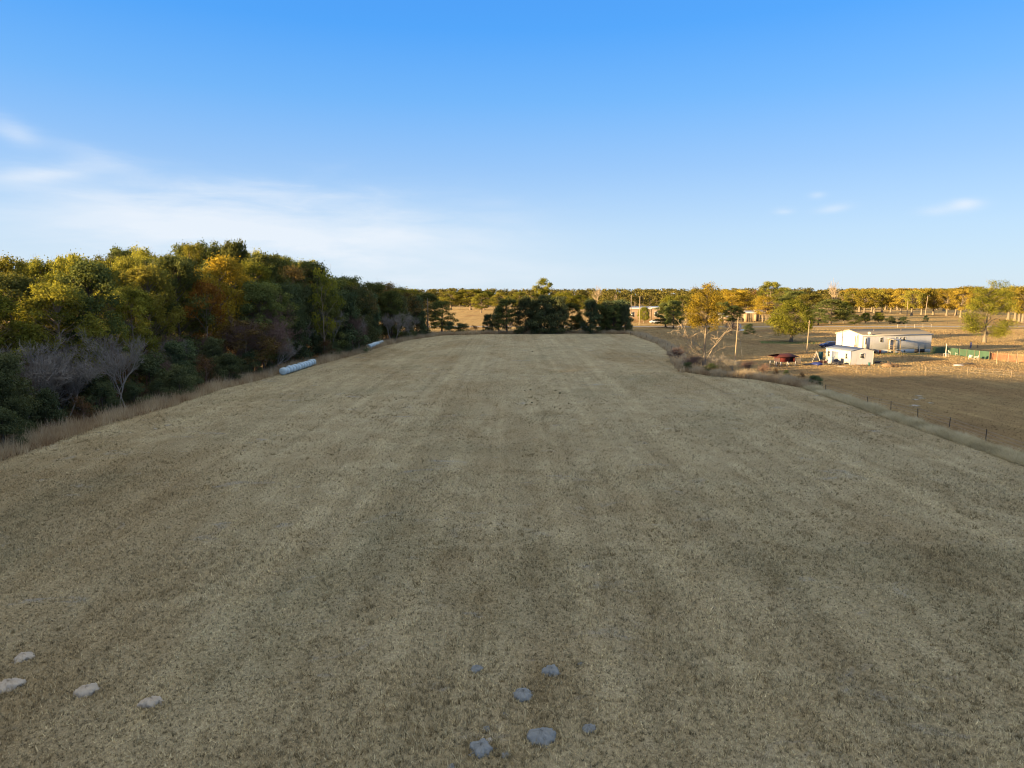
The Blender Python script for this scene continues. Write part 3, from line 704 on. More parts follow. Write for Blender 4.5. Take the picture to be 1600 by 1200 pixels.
def topper():
    rg = np.random.default_rng(41); s = pq.y / FPX; C = []
    for (cx, row, rr, n) in [(847, 438, 4, 3), (845, 443, 7, 5), (853, 446, 6, 4), (837, 450, 5, 4), (847, 451, 8, 6), (842, 457, 9, 6), (853, 456, 5, 3), (836, 461, 6, 3), (848, 464, 10, 6)]:
        for _ in range(n): C.append(((cx - 846 + rg.uniform(-1, 1) * rr) * s, rg.uniform(-1, 1) * rr * s, (519 - row) * s + rg.uniform(-0.4, 0.4)))
    tk, cr = broadleaf(903, zat(434, pq.y), 4, 9, 0, 1.05, 0.3, 200, C=np.array(C), tr=0.3)
    root = thing('tall_tree', 'tall tree with a clumped sunlit green top rising above the far hedgerow', 'tall tree', (pq.x, pq.y, 0), 0)
    tk.build('trunk', M_pale, root, smooth=True); cr.build('crown', L_green, root)
topper()
for px, by, ty, wd, k, lab in [
    (1062, 566, 538, 30, 'barep', 'tangled bare bush left of the leaning golden tree'), (1084, 577, 553, 28, 'barep', 'bare brush at the foot of the golden tree'),
    (1118, 579, 550, 30, 'bare', 'grey bare brush right of the foot of the golden tree'), (1145, 581, 556, 30, 'bare', 'grey bare brush below the nearest utility pole'),
    (1170, 584, 560, 26, 'barep', 'bare brush between the nearest utility pole and the red pen'), (1074, 580, 566, 16, 'bush', 'small dark bush at the field corner left of the golden tree'),
    (1110, 583, 568, 26, 'bush', 'small dark bush right under the golden tree'), (1196, 588, 566, 18, 'barep', 'low bare brush in front of the red-roofed pen'),
    (1142, 521, 499, 20, 'barep', 'bare reddish shrub behind the golden tree beside the utility pole'),
    (1212, 594, 575, 14, 'russet', 'tan shrub on the fence line in front of the red-roofed pen'), (1252, 598, 582, 14, 'russet', 'thin shrub at the left end of the fence line'),
    (1272, 603, 587, 26, 'bush', 'dark low bush on the fence line in front of the white shed'), (1228, 590, 578, 10, 'bush', 'tiny dark bush on the fence line before the pen')]:
    q = at(px, by); s = (q.y / math.cos(PITCH)) / FPX; place(k, q.x, q.y, zat(ty, q.y), wd * s, 'fence', lab)
q = at(1236, 534); place('green', q.x, q.y, zat(470, q.y), 70 * q.y / FPX, 'yard', 'large round green oak on the lit lawn left of the house', variant=1)

q = at(1538, 535)
def sycamore():
    rg = np.random.default_rng(31); s = q.y / FPX; C = []
    for (cx, row, rx_, n) in [(1548, 446, 9, 4), (1540, 456, 17, 9), (1560, 462, 14, 7), (1528, 468, 14, 8), (1552, 474, 20, 12), (1512, 478, 8, 4), (1535, 484, 14, 7), (1568, 484, 10, 5), (1516, 494, 10, 6), (1509, 503, 8, 4),
                              (1515, 513, 9, 6), (1524, 509, 8, 4), (1560, 516, 11, 8), (1570, 507, 7, 4), (1556, 524, 8, 4)]:
        for _ in range(n): C.append(((cx - 1538 + rg.uniform(-1, 1) * rx_) * s, rg.uniform(-1, 1) * rx_ * s * 0.8, (535 - row) * s + rg.uniform(-0.5, 0.5)))
    C = np.array(C); C[:, 2] = np.maximum(C[:, 2], 1.6)
    tk, cr = broadleaf(902, zat(441, q.y), 6, 3.4, 0, 1.55, 0.27, 230, C=C, tr=0.36)
    root = thing('shade_tree', 'pale-limbed green tree with gaps in its crown behind the green screen fence', 'shade tree', (q.x, q.y, 0), 0)
    tk.build('trunk', M_pale, root, smooth=True); cr.build('crown', L_green, root)
sycamore()

# trees behind the farm and beyond the road: (px, foot row, top row, width in px, kind, label)
FT = [(735, 484, 452, 36, 'olive', 'broad olive oak behind the lit gap beyond the field'), (705, 484, 455, 30, 'olive', 'olive oak left of the broad one behind the lit gap'),
      (757, 484, 455, 26, 'olive', 'olive oak right of the broad one behind the lit gap'), (752, 489, 459, 26, 'olive', 'lighter oak standing forward right of the lit gap'),
      (783, 485, 457, 30, 'olive', 'olive oak behind the left end of the far hedgerow'), (812, 484, 456, 28, 'olive', 'olive oak just left of the tall sunlit hedgerow tree'),
      (880, 486, 457, 34, 'green', 'rounded light green tree behind the far hedgerow'), (905, 486, 462, 32, 'green', 'light green tree behind the gap of the far hedgerow'),
      (934, 487, 443, 26, 'barew', 'bare pale tree rising behind the far hedgerow'), (938, 482, 458, 30, 'olive', 'olive oak behind the bare pale tree'),
      (962, 480, 457, 26, 'olive', 'olive oak above the right end of the far hedgerow'), (961, 486, 455, 8, 'barew', 'slim bare pale tree above the right end of the hedgerow'),
      (1006, 505, 480, 16, 'green', 'small green tree before the tan barn'), (1040, 511, 473, 28, 'dark', 'dark tree immediately right of the far barn'), (1052, 513, 470, 26, 'dark', 'dark tree second to the right of the far barn'),
      (1065, 509, 462, 34, 'olive', 'olive tree left of the leaning golden tree'), (1045, 500, 463, 28, 'green', 'light green tree above the dark ones right of the far barn'),
      (1142, 499, 452, 44, 'gold', 'broad golden tree right behind the leaning golden tree'), (1165, 499, 457, 34, 'gold', 'golden tree above the white-roofed carport'),
      (1183, 491, 452, 44, 'russet', 'broad russet tree above the white-roofed carport'), (1128, 506, 472, 24, 'dark', 'dark tree left of the white-roofed carport'), (1146, 506, 478, 22, 'dark', 'shaded tree between the golden trees and the carport'),
      (1170, 522, 506, 15, 'bush', 'small dark bush beside the white tank'), (1203, 493, 441, 36, 'olive', 'tall dark green oak on the skyline behind the round oak'), (1222, 490, 449, 30, 'olive', 'olive oak on the skyline right of the tall dark one'),
      (1205, 503, 466, 30, 'barep', 'bare pinkish tree behind the round oak'), (1192, 503, 462, 24, 'gold', 'small golden tree left behind the round oak'), (1262, 500, 459, 44, 'olive', 'wide olive oak behind the round oak'),
      (1240, 497, 455, 34, 'dark', 'dark oak directly behind the top of the round oak'), (1297, 499, 433, 34, 'barew', 'tall bare pale tree above the skyline behind the house'), (1283, 503, 470, 22, 'barew', 'short bare pale tree right of the round oak'),
      (1297, 506, 468, 36, 'dark', 'dark tree behind the house below the tall bare tree'), (1318, 505, 472, 20, 'green', 'yellow-green tree behind the house roof'), (1278, 508, 482, 20, 'dark', 'low dark tree right of the round oak'),
      (1352, 505, 489, 13, 'green', 'first small tree in the row before the pecan orchard'), (1372, 505, 488, 13, 'green', 'second small tree in the row before the pecan orchard'),
      (1391, 506, 494, 13, 'bush', 'third small tree in the row before the pecan orchard'), (1411, 506, 495, 12, 'bush', 'fourth small tree in the row before the pecan orchard'),
      (1335, 508, 492, 18, 'dark', 'low dark tree behind the left end of the house roof'), (1446, 503, 493, 7, 'bush', 'tiny dark bush at the foot of the tall lamp pole')]
for px, by, ty, wd, k, lab in FT:
    q = at(px, by); s = (q.y / math.cos(PITCH)) / FPX; place(k, q.x, q.y, zat(ty, q.y), wd * s * 1.25, 'far', lab)

# pecan orchard
PEC = [(1331, 488, 455), (1343, 487, 453), (1350, 489, 455), (1362, 487, 452), (1366, 489, 454), (1378, 488, 453), (1392, 489, 452), (1407, 490, 454), (1424, 493, 454), (1440, 492, 452), (1458, 492, 451),
       (1474, 486, 451), (1479, 493, 454), (1493, 493, 450), (1501, 496, 452), (1517, 493, 448), (1545, 499, 452), (1575, 500, 448), (1586, 501, 450), (1592, 503, 452), (1598, 504, 449), (1612, 500, 448), (1636, 503, 448), (1660, 500, 449)]
for i, (px, by, ty) in enumerate(PEC):
    q = at(px, by); h = zat(ty, q.y); place('pecan', q.x, q.y, h, h * rngp.uniform(0.82, 1.08), 'orchard', None, 'pecan trees of the orchard')
# three further rows give the orchard its depth
for r_, (row, n) in enumerate([(484.0, 17), (481.0, 17), (478.5, 17)]):
    for i in range(n):
        q = at(1326 + i * 20 + rngp.uniform(-5, 5), row); ty = np.interp(q.x / q.y, [0.45, 0.62, 0.85], [452, 449, 446]) + rngp.uniform(-1.5, 3)
        h = min(19, zat(ty, q.y)); place('pecan', q.x, q.y, h, h * rngp.uniform(0.75, 0.95), 'orchard', None, 'pecan trees of the orchard')

# far tree line: one mass
lo2 = [(crown_lo(1100 + i, 18, 7.0, 1.0, 20, 2.4, 1.4, 34, 'column', 0.4), 18) for i in range(4)]
sp = []
for yy, st, h0, h1, x0, x1 in [(760, 13, 16, 20, -640, 90), (800, 13, 17, 21, -660, 800), (850, 13, 17, 21, -700, 900), (930, 14, 18, 22, -760, 950), (1050, 15, 19, 24, -860, 1050), (620, 12, 13, 17, 62, 400), (560, 12, 13, 16, 80, 230), (700, 13, 15, 19, 60, 700)]:
    x = x0
    while x < x1:
        sp.append((x, yy + rw.uniform(-14, 14), rw.uniform(h0, h1), rw.uniform(0.8, 1.15))); x += st * rw.uniform(0.7, 1.3)
L_far = leaf_mat('leaves_far_wood', (0.055, 0.060, 0.020), (0.17, 0.145, 0.040), None, 0.25)
mass('far_woodland', 'olive and russet woodland closing the horizon', sp, lo2, [L_far, M_bark])
#LABELS

# ------------------------------------------------------------------ buildings and yard
def M_(name, *a, **k): return mat(name, *a, **k)
M_white = mat('white_siding', (0.42, 0.425, 0.43), 0.6, 0.06, 1.5, stain=(0.33, 0.325, 0.31))
M_trim = mat('white_trim', (0.44, 0.43, 0.41), 0.5, 0.05, 4)
M_skirt = mat('skirting', (0.40, 0.43, 0.47), 0.6, 0.10, 2, stain=(0.30, 0.30, 0.30))
M_roofg = mat('shingle_roof', (0.24, 0.205, 0.155), 1.0, 0.25, 2.5, 0.02, stain=(0.17, 0.15, 0.11), spec=0.05)
M_metalr = mat('metal_roof', (0.15, 0.18, 0.24), 0.6, 0.12, 1.5, metal=0.1, stain=(0.16, 0.13, 0.11))
M_glass = mat('dark_glass', (0.035, 0.035, 0.035), 0.15, 0.2, 2, spec=0.6)
M_wood = mat('old_wood', (0.13, 0.095, 0.065), 0.9, 0.3, 6, 0.01, stretch=(1, 1, 0.2))
M_woodp = mat('pale_wood', (0.22, 0.175, 0.12), 0.9, 0.25, 6, 0.01, stretch=(1, 1, 0.2))
M_red = mat('red_boards', (0.085, 0.012, 0.011), 0.8, 0.3, 3, stain=(0.06, 0.02, 0.018))
M_redroof = mat('rusty_red_roof', (0.045, 0.009, 0.009), 0.7, 0.35, 2.5)
M_greym = mat('grey_mesh', (0.14, 0.125, 0.12), 0.9, 0.3, 3)
M_blue = mat('blue_tarp', (0.012, 0.022, 0.12), 0.5, 0.3, 2, 0.05)
M_black = mat('black_plastic', (0.015, 0.014, 0.018), 0.5, 0.3, 3)
M_teal = mat('teal_plastic', (0.015, 0.08, 0.09), 0.5, 0.15, 3)
M_green = mat('green_mesh', (0.038, 0.082, 0.055), 0.85, 0.45, 0.9, 0.05, stretch=(1, 1, 0.5), stain=(0.055, 0.075, 0.040))
M_orange = mat('orange_net', (0.30, 0.135, 0.075), 0.8, 0.25, 2)
M_wrap = mat('bale_wrap', (0.36, 0.47, 0.53), 0.42, 0.18, 2.2, 0.03, stain=(0.22, 0.29, 0.32))
M_tan = mat('tan_metal', (0.26, 0.19, 0.125), 0.7, 0.12, 1, stain=(0.3, 0.2, 0.13))
M_rubber = mat('rubber', (0.015, 0.015, 0.015), 0.9, 0.2, 5)
M_bluecar = mat('blue_paint', (0.020, 0.035, 0.12), 0.25, 0.05, 3, spec=0.6)
M_whitecar = mat('white_paint', (0.62, 0.63, 0.65), 0.3, 0.05, 3, spec=0.6)
M_plastic = mat('white_plastic', (0.42, 0.40, 0.37), 0.5, 0.1, 3)
M_skin = mat('skin', (0.42, 0.26, 0.18), 0.7, 0.05, 5)
M_hair = mat('dark_hair', (0.03, 0.02, 0.015), 0.7, 0.2, 9)
M_shirt = mat('lilac_shirt', (0.30, 0.28, 0.42), 0.9, 0.15, 6)
M_jeans = mat('blue_jeans', (0.05, 0.075, 0.20), 0.9, 0.15, 6)
M_rust = mat('red_clutter', (0.22, 0.06, 0.035), 0.8, 0.4, 3)
M_sand = mat('grey_sand', (0.180, 0.198, 0.205), 1.0, 0.18, 9, 0.03)
M_sandt = mat('tan_sand', (0.36, 0.32, 0.26), 1.0, 0.18, 9, 0.03)
M_sandw = mat('white_sand', (0.42, 0.40, 0.37), 1.0, 0.12, 9, 0.03)
M_brush = mat('cut_brush', (0.17, 0.115, 0.07), 0.95, 0.4, 4)
M_dung = mat('dark_clump', (0.07, 0.065, 0.035), 1.0, 0.3, 9)
M_steel = mat('galvanised_wire', (0.30, 0.30, 0.30), 0.5, 0.1, 4, metal=0.5)

def window(parent, x0, x1, z0, z1, y=0.0, M=None, bars=1):
    """frame proud of a wall lying in the local xz plane at y, its pane a sub-part"""
    g = G(); t = 0.07; d = y - 0.05
    for a in [(x0 - t, x1 + t, z1, z1 + t), (x0 - t, x1 + t, z0 - t, z0), (x0 - t, x0, z0, z1), (x1, x1 + t, z0, z1)]:
        g.box(a[0], a[1], d, y + 0.01, a[2], a[3], 0, M)
    zc = (z0 + z1) / 2; g.box(x0, x1, d + 0.01, y + 0.01, zc - 0.02, zc + 0.02, 0, M)
    f = g.build('window', M_trim, parent)
    q = G(); q.box(x0, x1, y - 0.022, y + 0.012, z0, z1, 0, M); q.build('pane', M_glass, f)
    return f

# --- the long white house
C0 = at(1346, 553); ua = math.atan2(0.216, 0.976)
house = thing('mobile_home', 'long white single-storey house with grey shingle roof and pale blue skirting', 'house', (C0.x, C0.y, 0), ua)
L_, W_, zb, ze, zr = 18.2, 8.6, 0.9, zat(523.5, C0.y), zat(515.5, C0.y + 4)
g = G(); g.prism([(0, zb), (W_, zb), (W_, ze), (W_ / 2, zr), (0, ze)], 0, L_)
g.build('wall', M_white, house)
g = G()                                   # lap siding
z = zb + 0.22
while z < ze - 0.05:
    g.box(0.02, L_ - 0.02, -0.012, 0.02, z, z + 0.03); g.box(-0.012, 0.02, 0.02, W_ - 0.02, z, z + 0.03); z += 0.24
g.build('siding', M_white, house)
g = G(); g.box(0.05, L_ - 0.05, 0.05, W_ - 0.05, 0.0, zb); g.build('skirting', M_skirt, house)
g = G(); o_ = 0.22; th = 0.10; sl_ = (zr - ze) / (W_ / 2)
for sgn in (0, 1):
    p0 = (-o_, ze - o_ * sl_ + 0.02); p1 = (W_ / 2, zr + 0.02)
    if sgn: p0 = (W_ + o_, p0[1])
    g.prism([p0, p1, (p1[0], p1[1] + th), (p0[0], p0[1] + th)], -0.2, L_ + 0.2)
roof = g.build('roof', M_roofg, house)
g = G(); g.cyl(5.0, 2.6, ze + 2.6 * sl_, ze + 2.6 * sl_ + 0.45, 0.09); g.cyl(12.5, 2.9, ze + 2.9 * sl_, ze + 2.9 * sl_ + 0.4, 0.08); g.build('vent_pipe', M_greym, roof)
g = G()
g.prism([(-o_ - 0.01, ze - o_ * sl_ - 0.10), (W_ / 2, zr - 0.11), (W_ / 2, zr + 0.01), (-o_ - 0.01, ze - o_ * sl_ + 0.01)], -0.23, -0.203)
g.prism([(W_ + o_ + 0.01, ze - o_ * sl_ - 0.10), (W_ / 2, zr - 0.11), (W_ / 2, zr + 0.01), (W_ + o_ + 0.01, ze - o_ * sl_ + 0.01)], -0.23, -0.203)
g.box(-0.2, L_ + 0.2, -o_ - 0.03, -o_ - 0.003, ze - o_ * sl_ - 0.10, ze - o_ * sl_ + 0.08)
g.build('fascia', M_trim, house)
g = G(); g.tube([(1.4, -0.1, ze + 0.05), (1.4, -0.35, ze + 0.45)], 0.03, 5)
g.tube([(1.4, -0.36, ze + 0.42), (1.37, -0.46, ze + 0.47)], [0.36, 0.30], 14); g.build('satellite_dish', M_plastic, house)
dr = G(); dr.box(0.45, 1.75, -0.06, 0.0, zb + 0.1, ze - 0.55); d = dr.build('door', M_trim, house)
q_ = G(); q_.box(0.75, 1.05, -0.075, -0.055, zb + 1.2, ze - 0.75); q_.build('pane', M_glass, d)
window(house, 8.55, 8.95, 2.85, 3.55); window(house, 9.75, 10.15, 2.85, 3.55); window(house, 10.55, 11.15, 2.85, 3.55)
window(house, 4.6, 5.3, 2.6, 3.5)
g = G(); g.box(11.05, 11.45, 0.02, 0.06, 0.3, 0.62); g.build('skirt_vent', M_black, house)
g = G(); g.box(13.9, 16.6, 0.0, 0.06, 0.02, 0.86); g.build('crawl_dark_panel', M_black, house)  # black panel on the skirting, stands in for a shaded opening
Mg = Matrix.Rotation(R(-90), 4, 'Z') @ Matrix.Diagonal((-1, 1, 1, 1))
g = G(); g.cyl(-0.09, 1.6, 0.0, ze - 0.2, 0.06, 8); g.cyl(-0.09, 2.1, 0.3, ze - 0.35, 0.05, 8); g.box(-0.16, -0.02, 1.95, 2.3, 1.3, 1.9); g.build('meter_pipes', M_greym, house)
g = G(); g.box(-0.05, -0.005, 6.3, 6.85, 1.15, 1.5); g.build('wall_vent', M_black, house)
g = G()      # porch: deck, posts, canopy, steps
g.box(6.6, 8.4, -1.9, -0.08, 0.75, 0.87); [g.box(a, a + 0.1, b, b + 0.1, 0.0, 3.15) for a in (6.6, 8.3) for b in (-1.9, -0.3)]
for i in range(4): g.box(8.4 + 0.28 * i, 8.68 + 0.28 * i, -1.7, -0.6, 0.62 - 0.18 * i, 0.68 - 0.18 * i)
for zz in (1.3, 1.75): g.box(6.6, 8.4, -1.88, -1.82, zz, zz + 0.06); g.box(6.62, 6.68, -1.8, -0.3, zz, zz + 0.06)
po = g.build('porch', M_woodp, house)
g = G(); g.prism([(-2.05, 3.16), (-0.06, 3.36), (-0.06, 3.42), (-2.05, 3.22)], 6.45, 8.55); g.build('canopy', M_plastic, po)
dr = G(); dr.box(7.0, 7.9, -0.06, 0.0, zb + 0.05, 2.95); dr.build('door', M_trim, house)

# --- the white shed
C1 = at(1328.5, 570)
shed = thing('garden_shed', 'small white shed with bluish metal roof in front of the long house', 'shed', (C1.x, C1.y, 0), math.atan2(0.137, 0.99))
SW, SL, SH = 4.6, 8.0, zat(548.5, C1.y); SR = SH + 0.5
def gable_y(g, x0, x1, y0, y1, prof):   # outline in xz, extruded along y
    M = Matrix(((0, 1, 0, 0), (1, 0, 0, 0), (0, 0, 1, 0), (0, 0, 0, 1))); g.prism(prof, y0, y1, 0, M)
g = G(); gable_y(g, 0, SW, 0, SL, [(0, 0), (SW, 0), (SW, SH), (SW / 2, SR), (0, SH)]); g.build('wall', M_white, shed)
g = G(); k_ = (SR - SH) / (SW / 2)
for a in (0, 1):
    e0 = (-0.15, SH - 0.15 * k_ + 0.015) if a == 0 else (SW + 0.15, SH - 0.15 * k_ + 0.015)
    gable_y(g, 0, 0, -0.15, SL + 0.15, [e0, (SW / 2, SR + 0.015), (SW / 2, SR + 0.07), (e0[0], e0[1] + 0.055)])
for i in range(17):
    yy = -0.1 + i * 0.5; g.tube([(-0.14, yy, SH - 0.14 * k_ + 0.085), (SW / 2, yy, SR + 0.085)], 0.018, 4)
g.build('roof', M_metalr, shed)
window(shed, 1.95, 2.75, 1.25, 2.05)
Mx = Matrix(((0, 1, 0, 0), (1, 0, 0, 0), (0, 0, 1, 0), (0, 0, 0, 1)))
window(shed, 1.0, 1.55, 1.05, 2.0, 0.0, Mx); window(shed, 6.6, 7.2, 1.05, 2.0, 0.0, Mx)
g = G(); g.box(-0.05, 0.0, 3.9, 5.9, 0.05, 2.12); dd = g.build('door', M_metalr, shed)  # bluish panel colour stands in for the shade of the door recess
g = G(); g.box(-0.09, -0.05, 4.85, 4.95, 1.0, 1.15); g.build('handle', M_black, dd)
g = G(); g.box(-0.03, 0.03, -0.03, 0.03, 0, SH); g.box(SW - 0.03, SW + 0.03, -0.03, 0.03, 0, SH); g.box(-0.03, 0.03, 3.6, 3.68, 0, SH); g.build('corner_trim', M_trim, shed)

# --- the raised red pen
P2 = at(1229, 572); pen = thing('animal_pen', 'raised red pen with dark red roof standing on white posts', 'pen', (P2.x, P2.y, 0), R(12))
g = G(); [g.box(a, a + 0.16, b, b + 0.16, 0, 0.85) for a in (-2.2, -1.25, 0.1, 1.75) for b in (0, 1.9)]; g.build('legs', M_plastic, pen)
g = G(); g.box(-1.3, 0.55, 0.02, 2.0, 0.82, 1.75); g.box(0.55, 1.6, 1.9, 2.0, 0.82, 1.75); g.box(-1.3, 1.7, 0.0, 2.05, 0.76, 0.82); g.box(1.55, 1.65, 0.02, 1.9, 0.82, 1.75); g.build('body', M_red, pen)
g = G(); g.box(0.6, 1.5, 0.4, 1.85, 0.83, 1.7); g.build('inside', M_black, pen)  # solid black block painting the shade inside the open bay
g = G(); g.add([(-2.3, -0.35, 1.72), (2.3, -0.35, 1.72), (2.3, 2.4, 1.85), (-2.3, 2.4, 1.85), (-0.9, 1.0, 2.25), (1.2, 1.0, 2.3), (-2.3, -0.35, 1.64), (2.3, -0.35, 1.64), (2.3, 2.4, 1.77), (-2.3, 2.4, 1.77)],
            [(0, 1, 5, 4), (1, 2, 5, 5), (2, 3, 4, 5), (3, 0, 4, 4), (0, 6, 7, 1), (1, 7, 8, 2), (2, 8, 9, 3), (3, 9, 6, 0), (6, 9, 8, 7)]); g.build('roof', M_redroof, pen)
for sx, cnt in ((-2.45, 6), (1.7, 7)):
    g = G()
    for i in range(cnt): g.box(sx + i * 0.19, sx + i * 0.19 + 0.09, 0.05, 0.09, 0.35, 1.55)
    g.box(sx, sx + cnt * 0.19, 0.1, 0.14, 0.5, 0.58); g.box(sx, sx + cnt * 0.19, 0.1, 0.14, 1.3, 1.38); g.build('side_panel', M_greym, pen)

# --- vehicles
def car(name, label, loc, rz, paint, truck=False):
    root = thing(name, label, 'car', loc, rz); g = G()
    prof = [(-2.25, 0.35), (2.25, 0.35), (2.28, 0.75), (1.95, 0.95), (1.05, 1.02), (0.45, 1.48), (-1.2, 1.5), (-1.95, 1.05), (-2.25, 0.98)]
    M = Matrix(((0, 1, 0, 0), (1, 0, 0, 0), (0, 0, 1, 0), (0, 0, 0, 1)))
    n = len(prof); ins = [0, 0, 0, 0.03, 0.08, 0.2, 0.2, 0.08, 0.03]
    v = [(x, -0.88 + i_, z) for (x, z), i_ in zip(prof, ins)] + [(x, 0.88 - i_, z) for (x, z), i_ in zip(prof, ins)]
    g.add(v, [(i, (i + 1) % n, n + (i + 1) % n, n + i) for i in range(n)]); g.poly(v[:n]); g.poly(v[n:]); g.build('body', paint, root)
    for sy in (-1, 1):
        g = G(); g.add([(0.95, sy * 0.83, 1.06), (0.42, sy * 0.715, 1.43), (-1.15, sy * 0.715, 1.44), (-1.75, sy * 0.83, 1.08)], [(0, 1, 2, 3)]); g.v[0] = g.v[0]; g.build('side_window', M_glass, root)
    g = G(); g.add([(1.0, -0.7, 1.10), (1.0, 0.7, 1.10), (0.52, 0.62, 1.47), (0.52, -0.62, 1.47)], [(0, 1, 2, 3)]); g.build('windscreen', M_glass, root)
    for sx in (-1.4, 1.4):
        for sy in (-0.84, 0.84):
            g = G(); g.tube([(sx, sy - 0.1, 0.34), (sx, sy + 0.1, 0.34)], 0.34, 16); wh = g.build('wheel', M_rubber, root)
            g = G(); g.tube([(sx, sy - 0.115, 0.34), (sx, sy + 0.115, 0.34)], 0.19, 10); g.build('rim', M_steel, wh)
    for sy in (-0.6, 0.6):
        g = G(); g.box(2.22, 2.30, sy - 0.16, sy + 0.16, 0.68, 0.80); g.build('headlight', M_plastic, root)
    return root
p = at(1296, 543); car('parked_car', 'dark blue car parked half hidden behind the left end of the long house', (p.x, p.y, 0), R(190), M_bluecar)
p = at(909, 514); car('parked_car', 'pale car seen through the gap of the far hedgerow', (p.x, p.y, 0), R(5), M_whitecar)
p = at(1023, 505); car('parked_car', 'white car parked before the far tan barn', (p.x, p.y, 0), R(8), M_whitecar)
p = at(1016, 502); car('parked_car', 'dark blue car parked beside the far tan barn', (p.x, p.y, 0), R(12), M_bluecar)
g = G()

# --- far buildings
def barn(name, label, px0, px1, base, top, depth, wallm, roofm, nwin=3, rise=0.6, openfront=False):
    a = at(px0, base); b = at(px1, base); d = b - a; Lx = d.length; root = thing(name, label, 'building', (a.x, a.y, 0), math.atan2(d.y, d.x)); h = zat(top, a.y) - rise
    if openfront:
        g = G()
        for i in range(5):
            for yy in (0, depth): g.box(Lx * i / 4 - 0.09, Lx * i / 4 + 0.09, yy - 0.09, yy + 0.09, 0, h)
        g.build('posts', M_woodp, root); g = G(); g.box(0.2, Lx * 0.45, depth * 0.5, depth - 0.1, 0, h - 0.05); g.build('wall', wallm, root)
    else:
        g = G(); g.prism([(0, 0), (depth, 0), (depth, h), (depth / 2, h + rise), (0, h)], 0, Lx); g.build('wall', wallm, root)
        for i in range(nwin):
            x = Lx * (i + 0.5) / nwin; window(root, x - 0.7, x + 0.7, h * 0.4, h * 0.75)
    g = G(); k = rise / (depth / 2)
    for s_ in (0, 1):
        e = (-0.3, h - 0.3 * k + 0.02) if not s_ else (depth + 0.3, h - 0.3 * k + 0.02)
        g.prism([e, (depth / 2, h + rise + 0.02), (depth / 2, h + rise + 0.14), (e[0], e[1] + 0.12)], -0.3, Lx + 0.3)
    g.build('roof', roofm, root); return root
barn('farm_barn', 'long tan barn with a whitish roof beyond the far right corner of the field', 983, 1017, 503, 479.5, 9, M_tan, M_trim, 3, 1.0)
barn('farm_barn', 'smaller barn with a pale roof joined to the right of the long tan one', 1018, 1031, 503, 479, 7, M_tan, M_trim, 1, 0.8)
barn('carport', 'open white-roofed carport behind the pole between the golden trees and the round oak', 1166, 1181, 503, 486, 6, M_tan, M_trim, 0, 1.0, True)
barn('carport', 'second white-roofed carport touching the round oak', 1182, 1194, 502, 485, 6, M_tan, M_trim, 0, 1.0, True)
barn('white_shed', 'tiny white shed behind the leaning golden tree', 1124, 1131, 502, 489.5, 3, M_white, M_trim, 0, 0.5)
barn('farm_shed', 'small pale hut between the pens behind the golden tree', 1133, 1138, 503, 494, 3, M_tan, M_trim, 0, 0.4)

# --- utility poles
def pole(label, px, base, top, lean=0.0, arm=0.0, lamp=False, r=0.13, m=None, guy=False, name='utility_pole'):
    p = at(px, base); h = zat(top, p.y); root = thing(name, label, 'pole', (p.x, p.y, 0)); g = G()
    g.tube([(0, 0, -0.2), (lean * h * 0.5, 0, h * 0.5), (lean * h, 0, h)], [r * 1.25, r * 1.05, r * 0.8], 8); g.build('pole', m or M_woodp, root)
    if arm:
        g = G(); g.box(lean * h - arm, lean * h + arm, -0.06, 0.06, h - 0.55, h - 0.42); c = g.build('crossarm', M_wood, root)
        g = G(); [g.cyl(lean * h + a * arm * 0.85, 0, h - 0.42, h - 0.22, 0.05, 6) for a in (-1, 1)]; g.build('insulators', M_black, c)
    if lamp:
        g = G(); g.tube([(lean * h, 0, h - 0.3), (lean * h + 0.8, -0.2, h - 0.05)], 0.04, 5); la = g.build('lamp_arm', M_steel, root)
        g = G(); g.blob((lean * h + 0.95, -0.22, h - 0.1), (0.28, 0.16, 0.1), 3, 8, 5, 0.05); g.build('lamp_head', M_plastic, la)
    if guy:
        g = G(); g.tube([(lean * h, 0, h - 0.8), (1.7, 0.6, 0)], 0.018, 4); g.build('guy_wire', M_steel, root)
    return root
pole('leaning pale utility pole just right of the old golden tree', 1148.5, 562, 495, 0.035, 0.0, False, 0.12, None, True)
pole('pale utility pole between the red pen and the white shed', 1260.5, 552, 500.5, 0.03, 0.28, False, 0.12)
pole('slim pole standing against the far end of the left wood', 669, 525, 466, 0.0, 0.0, False, 0.15)
pole('left one of two tall poles before the far tan barn', 985.5, 509, 461, 0, 0.5, False, 0.17)
pole('right one of two tall poles before the far tan barn', 999, 508, 462.5, 0, 0.6, False, 0.2)
pole('pole rising behind the round oak beside the carport', 1197, 503, 461, 0, 0.5, False, 0.2)
pole('short pole left of the lamp pole in front of the pecan orchard', 1417, 494, 470, 0, 0, False, 0.2)
pole('tall lamp pole in front of the pecan orchard', 1445.5, 494, 462, 0.06, 0, True, 0.22, name='lamp_pole')
pole('slim white post in front of the dark crawl opening of the house', 1436, 553, 540.5, 0, 0, False, 0.07, M_plastic, name='post')
pole('white mast post standing before the green screen beside the lawn chairs', 1477.5, 557, 537, 0.0, 0, False, 0.08, M_plastic, name='post')
for x_, b_, t_, lb in [(1501.5, 539.5, 533.5, 'short dark post left of the standing person'), (1527.5, 543.5, 536, 'short dark post right of the standing person'), (1584.5, 543, 536, 'thin dark post in the lit grass near the right edge'),
                       (1465.5, 527, 520, 'thin dark post behind the right end of the house'), (1484.5, 526, 520.5, 'second thin dark post behind the green screen'), (1521.5, 532, 527, 'pale short post left of the tree behind the green screen')]:
    pole(lb, x_, b_, t_, 0, 0, False, 0.09, M_wood, name='post')

